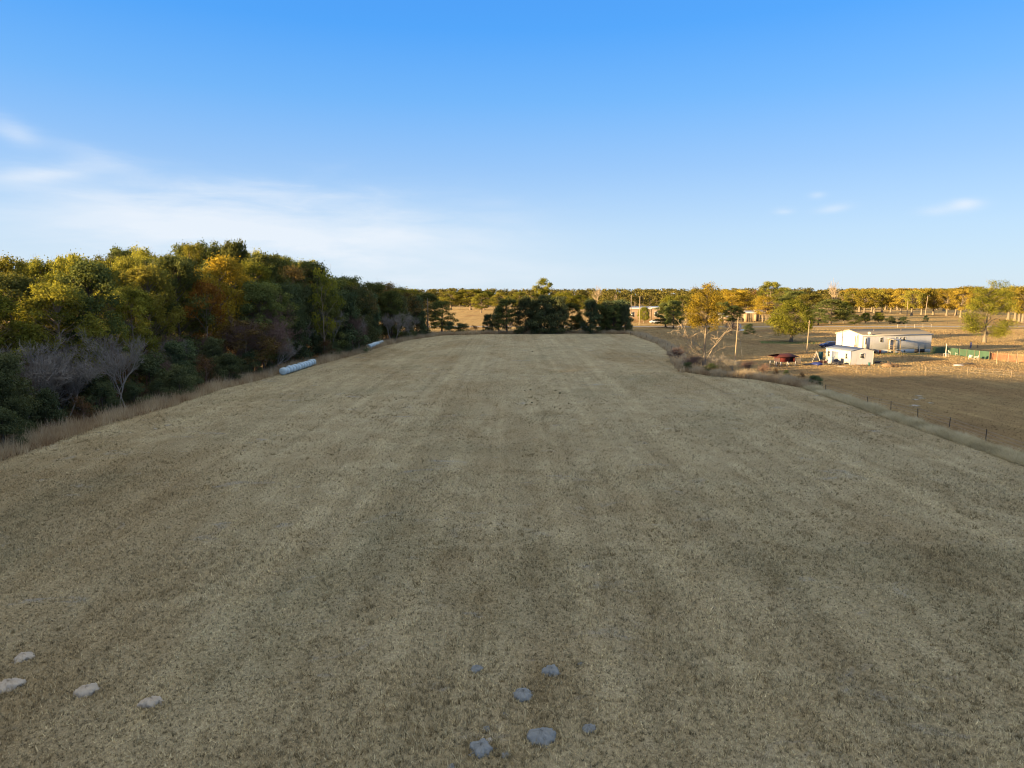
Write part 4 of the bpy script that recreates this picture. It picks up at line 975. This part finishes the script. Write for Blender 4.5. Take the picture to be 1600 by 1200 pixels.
# --- fences
def fence(name, label, pix, h, r, m, wires=(), wm=None, rails=(), railm=None, step=None, post_pts=None, z0=0.0):
    P = [at(*p) for p in pix]; root = thing(name, label, 'fence', (P[0].x, P[0].y, 0)); o = Vector((P[0].x, P[0].y, 0))
    if step:
        Q = []
        for a, b in zip(P[:-1], P[1:]):
            n = max(1, round((b - a).length / step)); Q += [a.lerp(b, i / n) for i in range(n)]
        Q.append(P[-1])
    else: Q = P
    rr = random.Random(len(label))
    for q in Q:
        g = G(); l = q - o; dx, dy = rr.uniform(-0.05, 0.05), rr.uniform(-0.05, 0.05); hh = h * rr.uniform(0.92, 1.08)
        g.tube([(l.x, l.y, -0.1), (l.x + dx, l.y + dy, hh)], r, 6); g.build('post', m, root)
    for nm, zs, rad, mm in (('wire', wires, 0.008, wm), ('rail', rails, 0.045, railm)):
        for zz in zs:
            g = G()
            for a, b in zip(Q[:-1], Q[1:]): g.bar(a - o + Vector((0, 0, zz)), b - o + Vector((0, 0, zz)), rad, 4)
            g.build(nm, mm, root)
    return root
fence('wire_fence', 'wire fence with dark posts on the weedy ridge at the right side of the field', [(1290, 612), (1355, 632), (1392, 640), (1434, 652), (1483, 668), (1540, 689), (1604, 712)], 1.0, 0.04, M_barkd, (0.35, 0.65, 0.95), M_steel)
fence('wire_fence', 'low wire fence with pale posts across the paddock before the white shed', [(1286, 572), (1338.5, 583), (1392, 583.5), (1445.5, 584), (1512, 585), (1580, 590), (1630, 592)], 1.2, 0.05, M_woodp, (0.4, 0.8, 1.1), M_steel)
fence('board_fence', 'long dark board fence running in front of the pecan orchard', [(1345, 506), (1480, 506.5), (1600, 507), (1680, 507)], 1.5, 0.09, M_barkd, (), None, (0.5, 0.95, 1.4), M_barkd, 6)
fence('rail_fence', 'short white rail fence on the lit grass behind the house', [(1402, 512.5), (1455, 511.5)], 1.4, 0.045, M_plastic, (), None, (0.7, 1.4), M_plastic, 4.5)
fence('wire_fence', 'thin dark fence far across the lit lawn on the right', [(1545, 509), (1680, 510)], 1.3, 0.07, M_barkd, (0.6, 1.2), M_barkd, (), None, 5)
fence('wire_fence', 'low wire fence on the far right curve of the field', [(985, 524), (1001, 527), (1020, 533), (1037, 540), (1056, 553)], 1.1, 0.05, M_barkd, (0.5, 1.0), M_steel, (), None, 8)

def screen(label, cat, name, pix, tops, m, postm, bumps=0.06, seed=0, net=False):
    P = [at(*p) for p in pix]; o = P[0].copy(); root = thing(name, label, cat, (o.x, o.y, 0)); r = np.random.default_rng(seed)
    hs = [zat(t, q.y) for t, q in zip(tops, P)]; g = G(); V = []; cols = 0
    for i, (a, b) in enumerate(zip(P[:-1], P[1:])):
        n = max(2, int((b - a).length / 0.5))
        for j in range(n + (i == len(P) - 2)):
            t = j / n; q = a.lerp(b, t) - o; h = hs[i] * (1 - t) + hs[i + 1] * t - 0.12 * math.sin(math.pi * ((j / 5) % 1)) * r.uniform(0.3, 1.0)
            for k in range(4): V.append((q.x + r.normal(0, bumps * 0.4), q.y + r.normal(0, bumps), 0.03 + (h - 0.03) * k / 3))
            cols += 1
    if net:      # strands with open holes between them
        hs_ = []; K = 16; V = [tuple(np.array(V[c * 4]) * (1 - k / (K - 1)) + np.array(V[c * 4 + 3]) * (k / (K - 1))) for c in range(cols) for k in range(K)]
        f = [(c * K + k, (c + 1) * K + k, (c + 1) * K + k + 1, c * K + k + 1) for c in range(cols - 1) for k in range(0, K - 1, 2)]
    else: f = [(c * 4 + k, c * 4 + 4 + k, c * 4 + 5 + k, c * 4 + 1 + k) for c in range(cols - 1) for k in range(3)]
    V2 = [(x, y + 0.02, z) for x, y, z in V]; nV = len(V)
    g.add(V + V2, f + [tuple(reversed([i + nV for i in q])) for q in f]); g.build('mesh_panel', m, root)
    for i, (a, b) in enumerate(zip(P[:-1], P[1:])):
        n = max(1, round((b - a).length / 2.6))
        for j in range(n + (i == len(P) - 2)):
            q = a.lerp(b, j / n) - o; h = hs[i] * (1 - j / n) + hs[i + 1] * j / n; g = G(); g.cyl(q.x, q.y - 0.1, 0, h + 0.12, 0.05, 6); g.build('post', postm, root)
screen('green mesh screen fence running right from the end of the house', 'screen fence', 'screen_fence', [(1456, 551), (1478, 553), (1498, 556), (1522, 559), (1545, 561.5)], [541.5, 542.5, 544.5, 547, 549], M_green, M_wood, 0.08, 2)
screen('orange plastic net fence at the right edge behind pale posts', 'net fence', 'net_fence', [(1546, 561), (1572, 564), (1600, 566), (1640, 569)], [551, 552.5, 554, 556], M_orange, M_wood, 0.05, 4, True)
for x_, b_, t_, lb in [(1529.5, 563, 548, 'pale wooden post in front of the green screen'), (1551, 561, 549.5, 'pale post at the left end of the orange net'), (1557, 569, 548, 'tallest pale post before the orange net'),
                       (1575, 566, 552, 'capped pale post behind the middle of the orange net'), (1588.5, 567, 551, 'pale post before the orange net near the picture edge')]:
    pole(lb, x_, b_, t_, 0, 0, False, 0.075, M_woodp, name='post')

# --- yard things
def chair(label, px, py, rz, m=None):
    p = at(px, py); root = thing('lawn_chair', label, 'chair', (p.x, p.y, 0), rz); m = m or M_plastic
    g = G(); g.box(-0.3, 0.3, -0.28, 0.28, 0.38, 0.43); g.build('seat', m, root)
    g = G(); g.add([(-0.3, 0.26, 0.42), (0.3, 0.26, 0.42), (0.32, 0.52, 0.95), (-0.32, 0.52, 0.95), (-0.3, 0.30, 0.42), (0.3, 0.30, 0.42), (0.32, 0.56, 0.95), (-0.32, 0.56, 0.95)],
                   [(0, 1, 2, 3), (4, 7, 6, 5), (3, 2, 6, 7), (0, 3, 7, 4), (1, 5, 6, 2)]); g.build('backrest', m, root)
    for a in (-0.27, 0.27):
        for b in (-0.24, 0.24): g = G(); g.bar((a, b, 0.39), (a * 1.1, b * 1.15, 0), 0.025); g.build('leg', m, root)
        g = G(); g.bar((a * 1.15, -0.26, 0.62), (a * 1.1, 0.36, 0.62), 0.028); g.bar((a * 1.15, -0.26, 0.62), (a * 1.1, -0.26, 0.4), 0.022); g.build('armrest', m, root)
chair('leftmost of three pale lawn chairs before the green screen', 1485.5, 554, R(10)); chair('middle one of three pale lawn chairs before the green screen', 1490.5, 554.5, R(-5)); chair('right one of three pale lawn chairs before the green screen', 1496, 555.5, R(-70))
chair('white plastic chair at the right part of the green screen', 1516, 561.5, R(150)); chair('reclined white plastic chair between the other one and the pale post', 1524.5, 562, R(250))
p = at(1478, 558); t_ = thing('garden_table', 'small pale table at the foot of the white mast post', 'table', (p.x, p.y, 0))
g = G(); g.box(-0.45, 0.45, -0.4, 0.4, 0.68, 0.73); g.build('table_top', M_plastic, t_)
for a in (-0.38, 0.38):
    for b in (-0.33, 0.33): g = G(); g.box(a - 0.03, a + 0.03, b - 0.03, b + 0.03, 0, 0.68); g.build('leg', M_plastic, t_)

def pile(name, label, cat, px, py, wx, wy, h, m, n=26, seed=0, stick=True, blobs=3):
    p = at(px, py); r = np.random.default_rng(seed); root = link(name, None); bpy.data.objects.remove(root); g = G()
    for i in range(blobs): g.blob((r.uniform(-0.5, 0.5) * wx * 0.6, r.uniform(-0.4, 0.4) * wy * 0.5, h * 0.15), (wx * 0.33, wy * 0.4, h * 0.55), seed + i, 12, 7, 0.3, 0.0)
    if stick:
        for i in range(n):
            c = np.array([r.uniform(-0.5, 0.5) * wx, r.uniform(-0.5, 0.5) * wy, r.uniform(0.05, 0.7) * h]); d = r.normal(0, 1, 3) * np.array([1, 1, 0.35]); d *= 0.5 * wx / 2.5 / np.linalg.norm(d) * r.uniform(0.5, 1.2)
            a = c - d; b = c + d; a[2] = max(a[2], 0.02); b[2] = max(b[2], 0.02); g.tube([a, b], [0.04, 0.02], 4)
    o = g.build(name, m, label=label, cat=cat); o.location = (p.x, p.y, 0); return o
pile('brush_pile', 'heap of cut brown brush on the lawn right of the white shed', 'brush pile', 1392, 573, 2.6, 1.6, 0.95, M_brush, 50, 3)
pile('rubbish_pile', 'low dark brown scrap heap beside the white sheet on the lit lawn', 'scrap heap', 1512, 569.5, 2.4, 1.2, 0.45, M_barkd, 24, 5)
pile('dark_clutter', 'small dark heap on the shaded lawn between the shed and the brush heap', 'scrap heap', 1370.5, 567, 1.2, 0.9, 0.5, M_black, 10, 6)
pile('garbage_bags', 'heap of black bags beside the shed corner', 'bags', 1308, 570, 1.5, 1.2, 0.85, M_black, 0, 7, False, 5)
pile('red_clutter', 'red and brown clutter heap left of the white shed door', 'clutter', 1285.5, 567, 1.7, 1.0, 0.6, M_rust, 14, 8)
pile('blue_tarp', 'crumpled blue tarp on the grass left of the white shed', 'tarp', 1273, 570.5, 2.6, 1.6, 0.75, M_blue, 0, 9, False, 4)
pile('black_tarp', 'black plastic sheet lying left of the blue tarp', 'tarp', 1260, 570.5, 1.7, 1.2, 0.35, M_black, 0, 10, False, 3)
pile('shed_clutter', 'low brown clutter along the foot of the shed gable wall', 'clutter', 1346, 572, 2.6, 0.6, 0.3, M_brush, 20, 12)
pile('dark_bush_clutter', 'dark clutter lying before the left lawn chairs', 'clutter', 1467, 556, 1.8, 1.0, 0.5, M_barkd, 16, 14)
p = at(1497, 571); g = G(); g.blob((0, 0, 0.0), (0.95, 0.75, 0.22), 4, 14, 7, 0.12, 0.0); o = g.build('white_sheet', M_plastic, label='crumpled white sheet lying flat on the lit lawn', cat='sheet'); o.location = (p.x, p.y, 0)
p = at(1315, 573); g = G(); g.box(-0.75, 0.75, -0.14, 0.14, 0.0, 0.07); o = g.build('white_board', M_plastic, label='white board lying on the ground before the shed corner', cat='board'); o.location = (p.x, p.y, 0); o.rotation_euler = (0, 0, R(-32))
p = at(1297, 569); t_ = thing('chest_freezer', 'upright white appliance standing before the shed door', 'appliance', (p.x, p.y, 0), R(8))
g = G(); g.box(-0.42, 0.42, -0.35, 0.35, 0.03, 1.32); g.build('cabinet', M_trim, t_); g = G(); g.box(-0.42, 0.42, -0.41, -0.36, 0.06, 1.30); dd = g.build('door', M_trim, t_); g = G(); g.box(0.3, 0.34, -0.45, -0.41, 0.6, 1.0); g.build('handle', M_black, dd)
def bin_(label, px, py, h, r, m, name='barrel', lid=None):
    p = at(px, py); t = thing(name, label, name, (p.x, p.y, 0)); g = G(); g.tube([(0, 0, 0), (0, 0, h * 0.3), (0, 0, h * 0.7), (0, 0, h)], [r * 0.92, r, r, r * 0.95], 14); g.build('drum', m, t); g = G(); g.tube([(0, 0, h + 0.003), (0, 0, h + 0.06)], r * 1.02, 14); g.build('lid', lid or m, t)
bin_('big teal tank against the left end of the white shed', 1282, 561.5, 1.45, 0.42, M_teal, 'tank'); bin_('small teal barrel at the right corner of the white shed', 1358, 571, 0.5, 0.22, M_teal)
bin_('red barrel on the green strip before the house', 1375, 552.5, 0.75, 0.25, M_rust, lid=M_black); bin_('white upright tank on the lawn behind the leaning utility pole', 1156, 514, 1.9, 0.45, M_plastic, 'tank')
p = at(1161, 516.5); g = G(); g.blob((0, 0, 0), (1.6, 1.0, 0.45), 8, 14, 7, 0.15, 0.0); o = g.build('covered_boat', M_wrap, label='low pale covered heap beside the white tank', cat='covered heap'); o.location = (p.x, p.y, 0)
# swing frame
p = at(1275, 565); t_ = thing('swing_frame', 'white A-shaped swing frame beside the blue tarp', 'swing', (p.x, p.y, 0), R(70))
for sx in (-0.9, 0.9):
    for sy in (-0.75, 0.75): g = G(); g.bar((sx, sy, 0), (sx, 0, 1.95), 0.035); g.build('leg', M_plastic, t_)
g = G(); g.bar((-1.05, 0, 1.95), (1.05, 0, 1.95), 0.04); g.build('top_bar', M_plastic, t_)
g = G(); g.box(-0.35, 0.35, -0.15, 0.15, 0.5, 0.54); g.bar((-0.33, 0, 0.52), (-0.4, 0, 1.93), 0.012, 4); g.bar((0.33, 0, 0.52), (0.4, 0, 1.93), 0.012, 4); g.build('seat', M_blue, t_)
# mower
p = at(1363, 553); t_ = thing('riding_mower', 'dark riding mower parked under the left windows of the house', 'mower', (p.x, p.y, 0), R(10))
g = G(); g.prism([(-0.4, 0.3), (0.4, 0.3), (0.4, 0.62), (0.28, 0.85), (-0.28, 0.85), (-0.4, 0.62)], 0.2, 1.0); g.box(-0.75, 0.2, -0.42, 0.42, 0.3, 0.5); g.build('body', M_black, t_)
g = G(); g.box(-0.55, -0.1, -0.25, 0.25, 0.55, 0.65); g.box(-0.62, -0.52, -0.25, 0.25, 0.6, 1.1); g.build('seat', M_black, t_)
for sx, rr_ in ((-0.5, 0.3), (0.75, 0.2)):
    for sy in (-0.5, 0.5): g = G(); g.tube([(sx, sy - 0.1, rr_), (sx, sy + 0.1, rr_)], rr_, 12); g.build('wheel', M_rubber, t_)
g = G(); g.tube([(0.15, 0, 0.8), (0, 0, 1.05)], 0.02, 5); g.tube([(0.0, -0.17, 1.05), (-0.02, 0, 1.07), (0.0, 0.17, 1.05)], 0.02, 5); g.build('steering_wheel', M_black, t_)
# lawn strip, and the oak's painted shadow
M_lawn_shade = ground_mat('lawn_and_shade_green', 'yard', 0.2); nt_ = M_lawn_shade.node_tree; b_ = nt_.nodes['Principled BSDF']; src = b_.inputs['Base Color'].links[0].from_socket
n_ = N(nt_); nt_.links.new(n_.mix(0.75, src, (0.07, 0.16, 0.05)), b_.inputs['Base Color'])
sheet('lawn', [at(1371, 551.5)[:2], at(1371, 554.5)[:2], at(1460, 553.5)[:2], at(1462, 550.5)[:2]], -0.004, M_lawn_shade)
sheet('lawn', [at(1186, 533)[:2], at(1190, 536.5)[:2], at(1278, 537.5)[:2], at(1282, 534)[:2]], -0.005, M_lawn_shade)  # shadow under the round oak, painted as a green sheet

# --- the standing person
def person(label, px, py, rz):
    p = at(px, py); root = thing('person', label, 'person', (p.x, p.y, 0), rz)
    V = {'pel': (0, 0, .95, .13), 'spn': (0, 0, 1.15, .125), 'chest': (0, 0, 1.36, .15), 'neck': (0, 0, 1.50, .055), 'chin': (0, -.02, 1.58, .07), 'head': (0, -.01, 1.68, .095), 'top': (0, 0, 1.75, .07)}
    E_ = [('pel', 'spn'), ('spn', 'chest'), ('chest', 'neck'), ('neck', 'chin'), ('chin', 'head'), ('head', 'top')]
    for s_, k in ((-1, 'l'), (1, 'r')):
        V.update({k + 'hip': (s_ * .1, 0, .88, .095), k + 'kn': (s_ * .12, -.02, .5, .06), k + 'an': (s_ * .14, .02, .09, .04), k + 'toe': (s_ * .15, -.14, .04, .035),
                  k + 'sh': (s_ * .18, 0, 1.42, .06), k + 'el': (s_ * .27, .03, 1.13, .042), k + 'wr': (s_ * .26, -.1, .9, .028), k + 'ha': (s_ * .25, -.13, .83, .03)})
        E_ += [('pel', k + 'hip'), (k + 'hip', k + 'kn'), (k + 'kn', k + 'an'), (k + 'an', k + 'toe'), ('chest', k + 'sh'), (k + 'sh', k + 'el'), (k + 'el', k + 'wr'), (k + 'wr', k + 'ha')]
        for f in range(5):
            nm = k + 'f%d' % f; ln = (.05, .075, .08, .075, .06)[f]
            V[nm] = (s_ * .25 + (f - 2) * .016, -.14 - (.03 if f == 0 else 0), .80 - ln * .6, .009); E_.append((k + 'ha', nm))
    ks = list(V); me = bpy.data.meshes.new('body'); me.from_pydata([V[k][:3] for k in ks], [(ks.index(a), ks.index(b)) for a, b in E_], [])
    o = link('body', me, root); o.modifiers.new('skin', 'SKIN'); sb = o.modifiers.new('sub', 'SUBSURF'); sb.levels = sb.render_levels = 1
    for i, k in enumerate(ks):
        d = me.skin_vertices[0].data[i]; d.radius = (V[k][3], V[k][3]); d.use_root = (k == 'pel')
    me.materials.append(M_skin)
    def cloth(name, parts, m, grow):
        g = G()
        for chain in parts: g.tube([V[k][:3] for k in chain], [V[k][3] + grow for k in chain], 10)
        g.build(name, m, root, smooth=True)
    V['waist'] = (0, 0, 1.0, .135); V['hem'] = (0, 0, .86, .15)
    cloth('shirt', [['hem', 'waist', 'spn', 'chest'], ['lsh', 'lel'], ['rsh', 'rel'], ['lsh', 'chest', 'rsh']], M_shirt, .022)
    cloth('trousers', [['lhip', 'lkn', 'lan'], ['rhip', 'rkn', 'ran'], ['lhip', 'pel', 'rhip']], M_jeans, .02)
    g = G(); g.blob((0, .02, 1.71), (.105, .115, .1), 2, 12, 8, 0.04); g.build('hair', M_hair, root)
    g = G(); g.blob((0, -.115, 1.645), (.014, .02, .02), 1, 6, 5, 0); [g.blob((e, -.098, 1.68), (.014, .01, .009), 1, 6, 5, 0, mat=1) for e in (-.035, .035)]; g.blob((0, -.1, 1.605), (.025, .008, .006), 1, 6, 5, 0, mat=1)
    [g.blob((e, 0, 1.66), (.015, .025, .035), 1, 6, 5, 0) for e in (-.1, .1)]; g.build('face', [M_skin, M_hair], root)
person('person in lilac shirt and blue trousers standing behind the green screen', 1516.5, 544.5, R(25))

# --- wrapped bales
def bale_mesh(seed):
    g = G(); n = 28; xs_ = [-0.62, -0.60, -0.52, -0.3, 0, 0.3, 0.52, 0.60, 0.62]; rs = [0.0, 0.42, 0.60, 0.69, 0.71, 0.69, 0.60, 0.42, 0.0]
    r = np.random.default_rng(seed); V = []
    for x, rr in zip(xs_, rs):
        for j in range(n):
            a = j * 2 * math.pi / n; q = rr * (1 + 0.02 * math.sin(3 * a + seed) + r.normal(0, 0.012)); V.append((x + r.normal(0, 0.01), q * math.cos(a), max(0.0, 0.68 + q * math.sin(a) * (0.97 if math.sin(a) < 0 else 1.0))))
    g.add(V, [(i * n + j, (i + 1) * n + j, (i + 1) * n + (j + 1) % n, i * n + (j + 1) % n) for i in range(len(xs_) - 1) for j in range(n)]); return g.mesh('hay_bale', M_wrap, True)
BM = [bale_mesh(i) for i in range(4)]
ORD = ['first', 'second', 'third', 'fourth', 'fifth', 'sixth', 'seventh', 'eighth', 'ninth', 'tenth', 'eleventh', 'twelfth', 'thirteenth', 'fourteenth', 'fifteenth', 'sixteenth', 'seventeenth', 'eighteenth', 'nineteenth', 'twentieth',
       '21st', '22nd', '23rd', '24th', '25th', '26th', '27th', '28th', '29th', '30th', '31st', '32nd', '33rd', '34th', '35th', '36th', '37th', '38th', '39th', '40th', '41st', '42nd', '43rd', '44th', '45th', '46th', '47th', '48th', '49th', '50th']
rb = random.Random(3)
for (a, b, nm) in [((443, 586), (489, 571), 'near long row'), ((577, 545.5), (596, 538.5), 'far short row')]:
    A, B = at(*a), at(*b); d = B - A; n = max(2, round(d.length / 1.32)); ang = math.atan2(d.y, d.x)
    for i in range(n):
        q = A.lerp(B, i / (n - 1)); o = link('hay_bale', BM[rb.randrange(4)], None, (q.x + rb.uniform(-.08, .08), q.y, 0)); o.rotation_euler = (0, 0, ang + rb.uniform(-.05, .05)); s_ = rb.uniform(0.82, 0.93); o.scale = (0.94, s_, s_)
        tag(o, '%s white wrapped bale from the viewer in the %s by the wood' % (ORD[i], nm), 'hay bale', 'wrapped bales in rows beside the left wood')

# --- sand mounds thrown up in the grass
MOUNDS = []
def mound(px, py, wpx, m, label, seed, hk=0.30, group='sand mounds in the field', z=0.0, cat='sand mound', name='sand_mound'):
    p = at(px, py + wpx * 0.18); dist = math.hypot(p.y, CAMH); r = wpx * dist / FPX / 2; g = G(); rg = np.random.default_rng(seed)
    g.blob((0, 0, -0.01), (r, r * rg.uniform(0.75, 1.05), r * hk * 2), seed, 40, 19, 0.15, -0.02)
    v = g.v[0]; q = np.arctan2(v[:, 1], v[:, 0]); v[:, :2] *= (1 + 0.10 * np.sin(7 * q + seed) * np.sin(4 * q + 2 * seed) + rg.normal(0, 0.035, len(v)))[:, None]; v[:, 2] += rg.normal(0, 0.05 * r, len(v)) * (v[:, 2] > 0)
    if name == 'sand_mound': MOUNDS.append((p.x, p.y, r))
    for _ in range(26): a = rg.uniform(0, 6.28); q = r * rg.uniform(0.3, 1.3); c = r * rg.uniform(0.03, 0.11); g.blob((q * math.cos(a), q * math.sin(a), c * 0.3), (c, c, c * 0.7), seed, 7, 5, 0.2)
    o = g.build(name, m, smooth=True, label=label, cat=cat, group=group); o.location = (p.x, p.y, z); o.rotation_euler = (0, 0, rg.uniform(0, 6)); return o
for i, (x_, y_, w_, m_, lb) in enumerate([
    (37, 1024, 25, M_sandt, 'pale sand mound near the lower left edge, the farthest of its four'), (13, 1068, 34, M_sandt, 'pale sand mound cut by the lower left edge of the picture'), (135, 1076, 32, M_sandt, 'pale oval sand mound, third from the left edge'), (235, 1094, 31, M_sandt, 'pale oval sand mound, rightmost of the lower left four'),
    (745, 1043, 20, M_sand, 'small bluish mound at the upper left of the central cluster'), (861, 1046, 26, M_sand, 'bluish mound at the upper right of the central cluster'), (817, 1082, 29, M_sand, 'round blue-grey mound in the middle of the central cluster'),
    (846, 1146, 38, M_sand, 'largest blue-grey mound near the bottom centre'), (920, 1136, 21, M_sand, 'blue-grey mound farthest right of the bottom centre cluster'), (752, 1165, 33, M_sand, 'flat dark bluish mound at the bottom with a pale cap beside it'),
    (764, 1156, 13, M_sandw, 'small cream-coloured lump on the edge of the flat bluish mound'), (760, 1137, 13, M_sand, 'tiny bluish mound just above the flat one'), (788, 1115, 10, M_sand, 'tiny dark mound between the round one and the flat one'),
    (790, 1178, 15, M_sand, 'tiny bluish mound right of the flat one at the bottom'), (907, 1036, 9, M_sand, 'tiniest bluish mound right of the upper right one'), (706, 1197, 14, M_sand, 'small bluish mound at the very bottom edge')]):
    mound(x_, y_, w_, m_, lb, 50 + i, 0.30)
for i, (x_, y_, w_, lb) in enumerate([(155, 675, 6, 'tiny white sand spot nearest the left weeds'), (182, 676, 4, 'faintest white sand spot among those near the left weeds'), (203, 675, 7, 'small white sand spot in the middle of those near the left weeds'), (243, 669, 8, 'larger white sand spot near the left weeds'), (263, 663, 9, 'white sand spot farthest right of those near the left weeds')]):
    mound(x_, y_, w_, M_sandw, lb, 80 + i, 0.12)
for i, (x_, y_, w_, lb) in enumerate([(1436, 617.5, 8, 'farthest white sand mound in the right paddock'), (1439.5, 621, 8, 'second farthest white sand mound in the right paddock'), (1431, 623, 8, 'middle left white sand mound in the right paddock'), (1454, 628.5, 7, 'white sand mound set apart to the right in the right paddock'), (1429.5, 632, 11, 'nearest and largest white sand mound in the right paddock')]):
    mound(x_, y_, w_, M_sandw, lb, 90 + i, 0.12, 'white sand mounds in the right paddock')
for i, (x_, y_, w_) in enumerate([(820, 610, 4), (829, 609, 5), (868, 610, 5), (875, 614, 6), (831, 629, 5), (867, 636, 5), (889, 630, 4), (832, 549, 4), (813, 606, 3), (842, 606, 3)]):
    o = mound(x_, y_, w_ * 0.65, M_dung, 'small dark clump among the few dotted on the mid field ahead', 120 + i, 0.5, 'dark clumps dotted on the mid field', cat='dark clump', name='weed_clump')

fx, fy, fh = [], [], []
for (mx, my, mr) in MOUNDS:
    n_f = int(90 * mr / 0.3) + 20; a = rng.uniform(0, 6.283, n_f); q = mr * np.sqrt(rng.uniform(0.55, 2.1, n_f)); fx.append(mx + q * np.cos(a)); fy.append(my + q * np.sin(a)); fh.append(rng.uniform(0.05, 0.13, n_f))
    n_f = 14; a = rng.uniform(0, 6.283, n_f); q = mr * np.sqrt(rng.uniform(0, 0.6, n_f)); fx.append(mx + q * np.cos(a)); fy.append(my + q * np.sin(a)); fh.append(rng.uniform(0.08, 0.16, n_f))
tufts('mound_grass', np.concatenate(fx), np.concatenate(fy), np.concatenate(fh), 0.012, 4, B_field, 0.0, 'dry grass fringing the sand mounds in the field', lean=0.5)

# ------------------------------------------------------------------ labels of the trees
LM = {'wood': [(-40, 'left edge of the picture'), (350, 'golden trees'), (465, 'near bale row'), (587, 'far bale row')]}
ZN = {'front': 'front row of tall trees in the left wood', 'mid': 'second row of tall trees in the left wood', 'back': 'rear of the left wood', 'wall': 'dark tree wall of the left wood', 'scrub': 'low scrub edging the left wood', 'belt': 'scrub belt before the left wood', 'bare': 'edge of the left wood'}
byk = {}
for t in TREES:
    if t['label']: continue
    if t['zone'] == 'orchard': continue
    lm = min(LM['wood'], key=lambda a: abs(a[0] - t['px'])); side = 'right' if t['px'] >= lm[0] else 'left'
    byk.setdefault((t['k'], t['zone'], lm[1], side), []).append((abs(t['px'] - lm[0]), t))
for (k, zn, lm, side), L in byk.items():
    L.sort(key=lambda a: a[0])
    for i, (_, t) in enumerate(L):
        if lm == 'left edge of the picture': w_ = 'from the left edge'
        else: w_ = '%s of the %s' % (side, lm)
        lab = '%s %s %s, %s' % (ORD[i], KIND[k]['desc'], w_, ZN[zn])
        t['o']['label'] = ' '.join(lab.split()[:16]); t['o']['group'] = 'trees and bushes of the left wood'
ot = [t for t in TREES if t['zone'] == 'orchard' and not t['label']]
fr = ot[:len(PEC)]; fr.sort(key=lambda t: t['px'])
for i, t in enumerate(fr): t['o']['label'] = '%s golden pecan tree from the left in the front of the orchard' % ORD[i]
for r_ in range(3):
    L = ot[len(PEC) + 17 * r_:len(PEC) + 17 * (r_ + 1)]; L.sort(key=lambda t: t['px'])
    for i, t in enumerate(L): t['o']['label'] = '%s golden pecan tree from the left in the %s row of the orchard' % (ORD[i], ('second', 'third', 'rearmost')[r_])
for t in TREES:
    if t['zone'] in ('hedge',): t['o']['group'] = 'trees of the far hedgerow'
    elif t['zone'] == 'fence': t['o']['group'] = 'brush along the right side of the field'
    elif t['zone'] == 'far': t['o']['group'] = 'trees standing behind the farm'
    elif t['zone'] in ('named', 'yard') and 'group' in t['o']: del t['o']['group']
for k, K in KIND.items(): pass
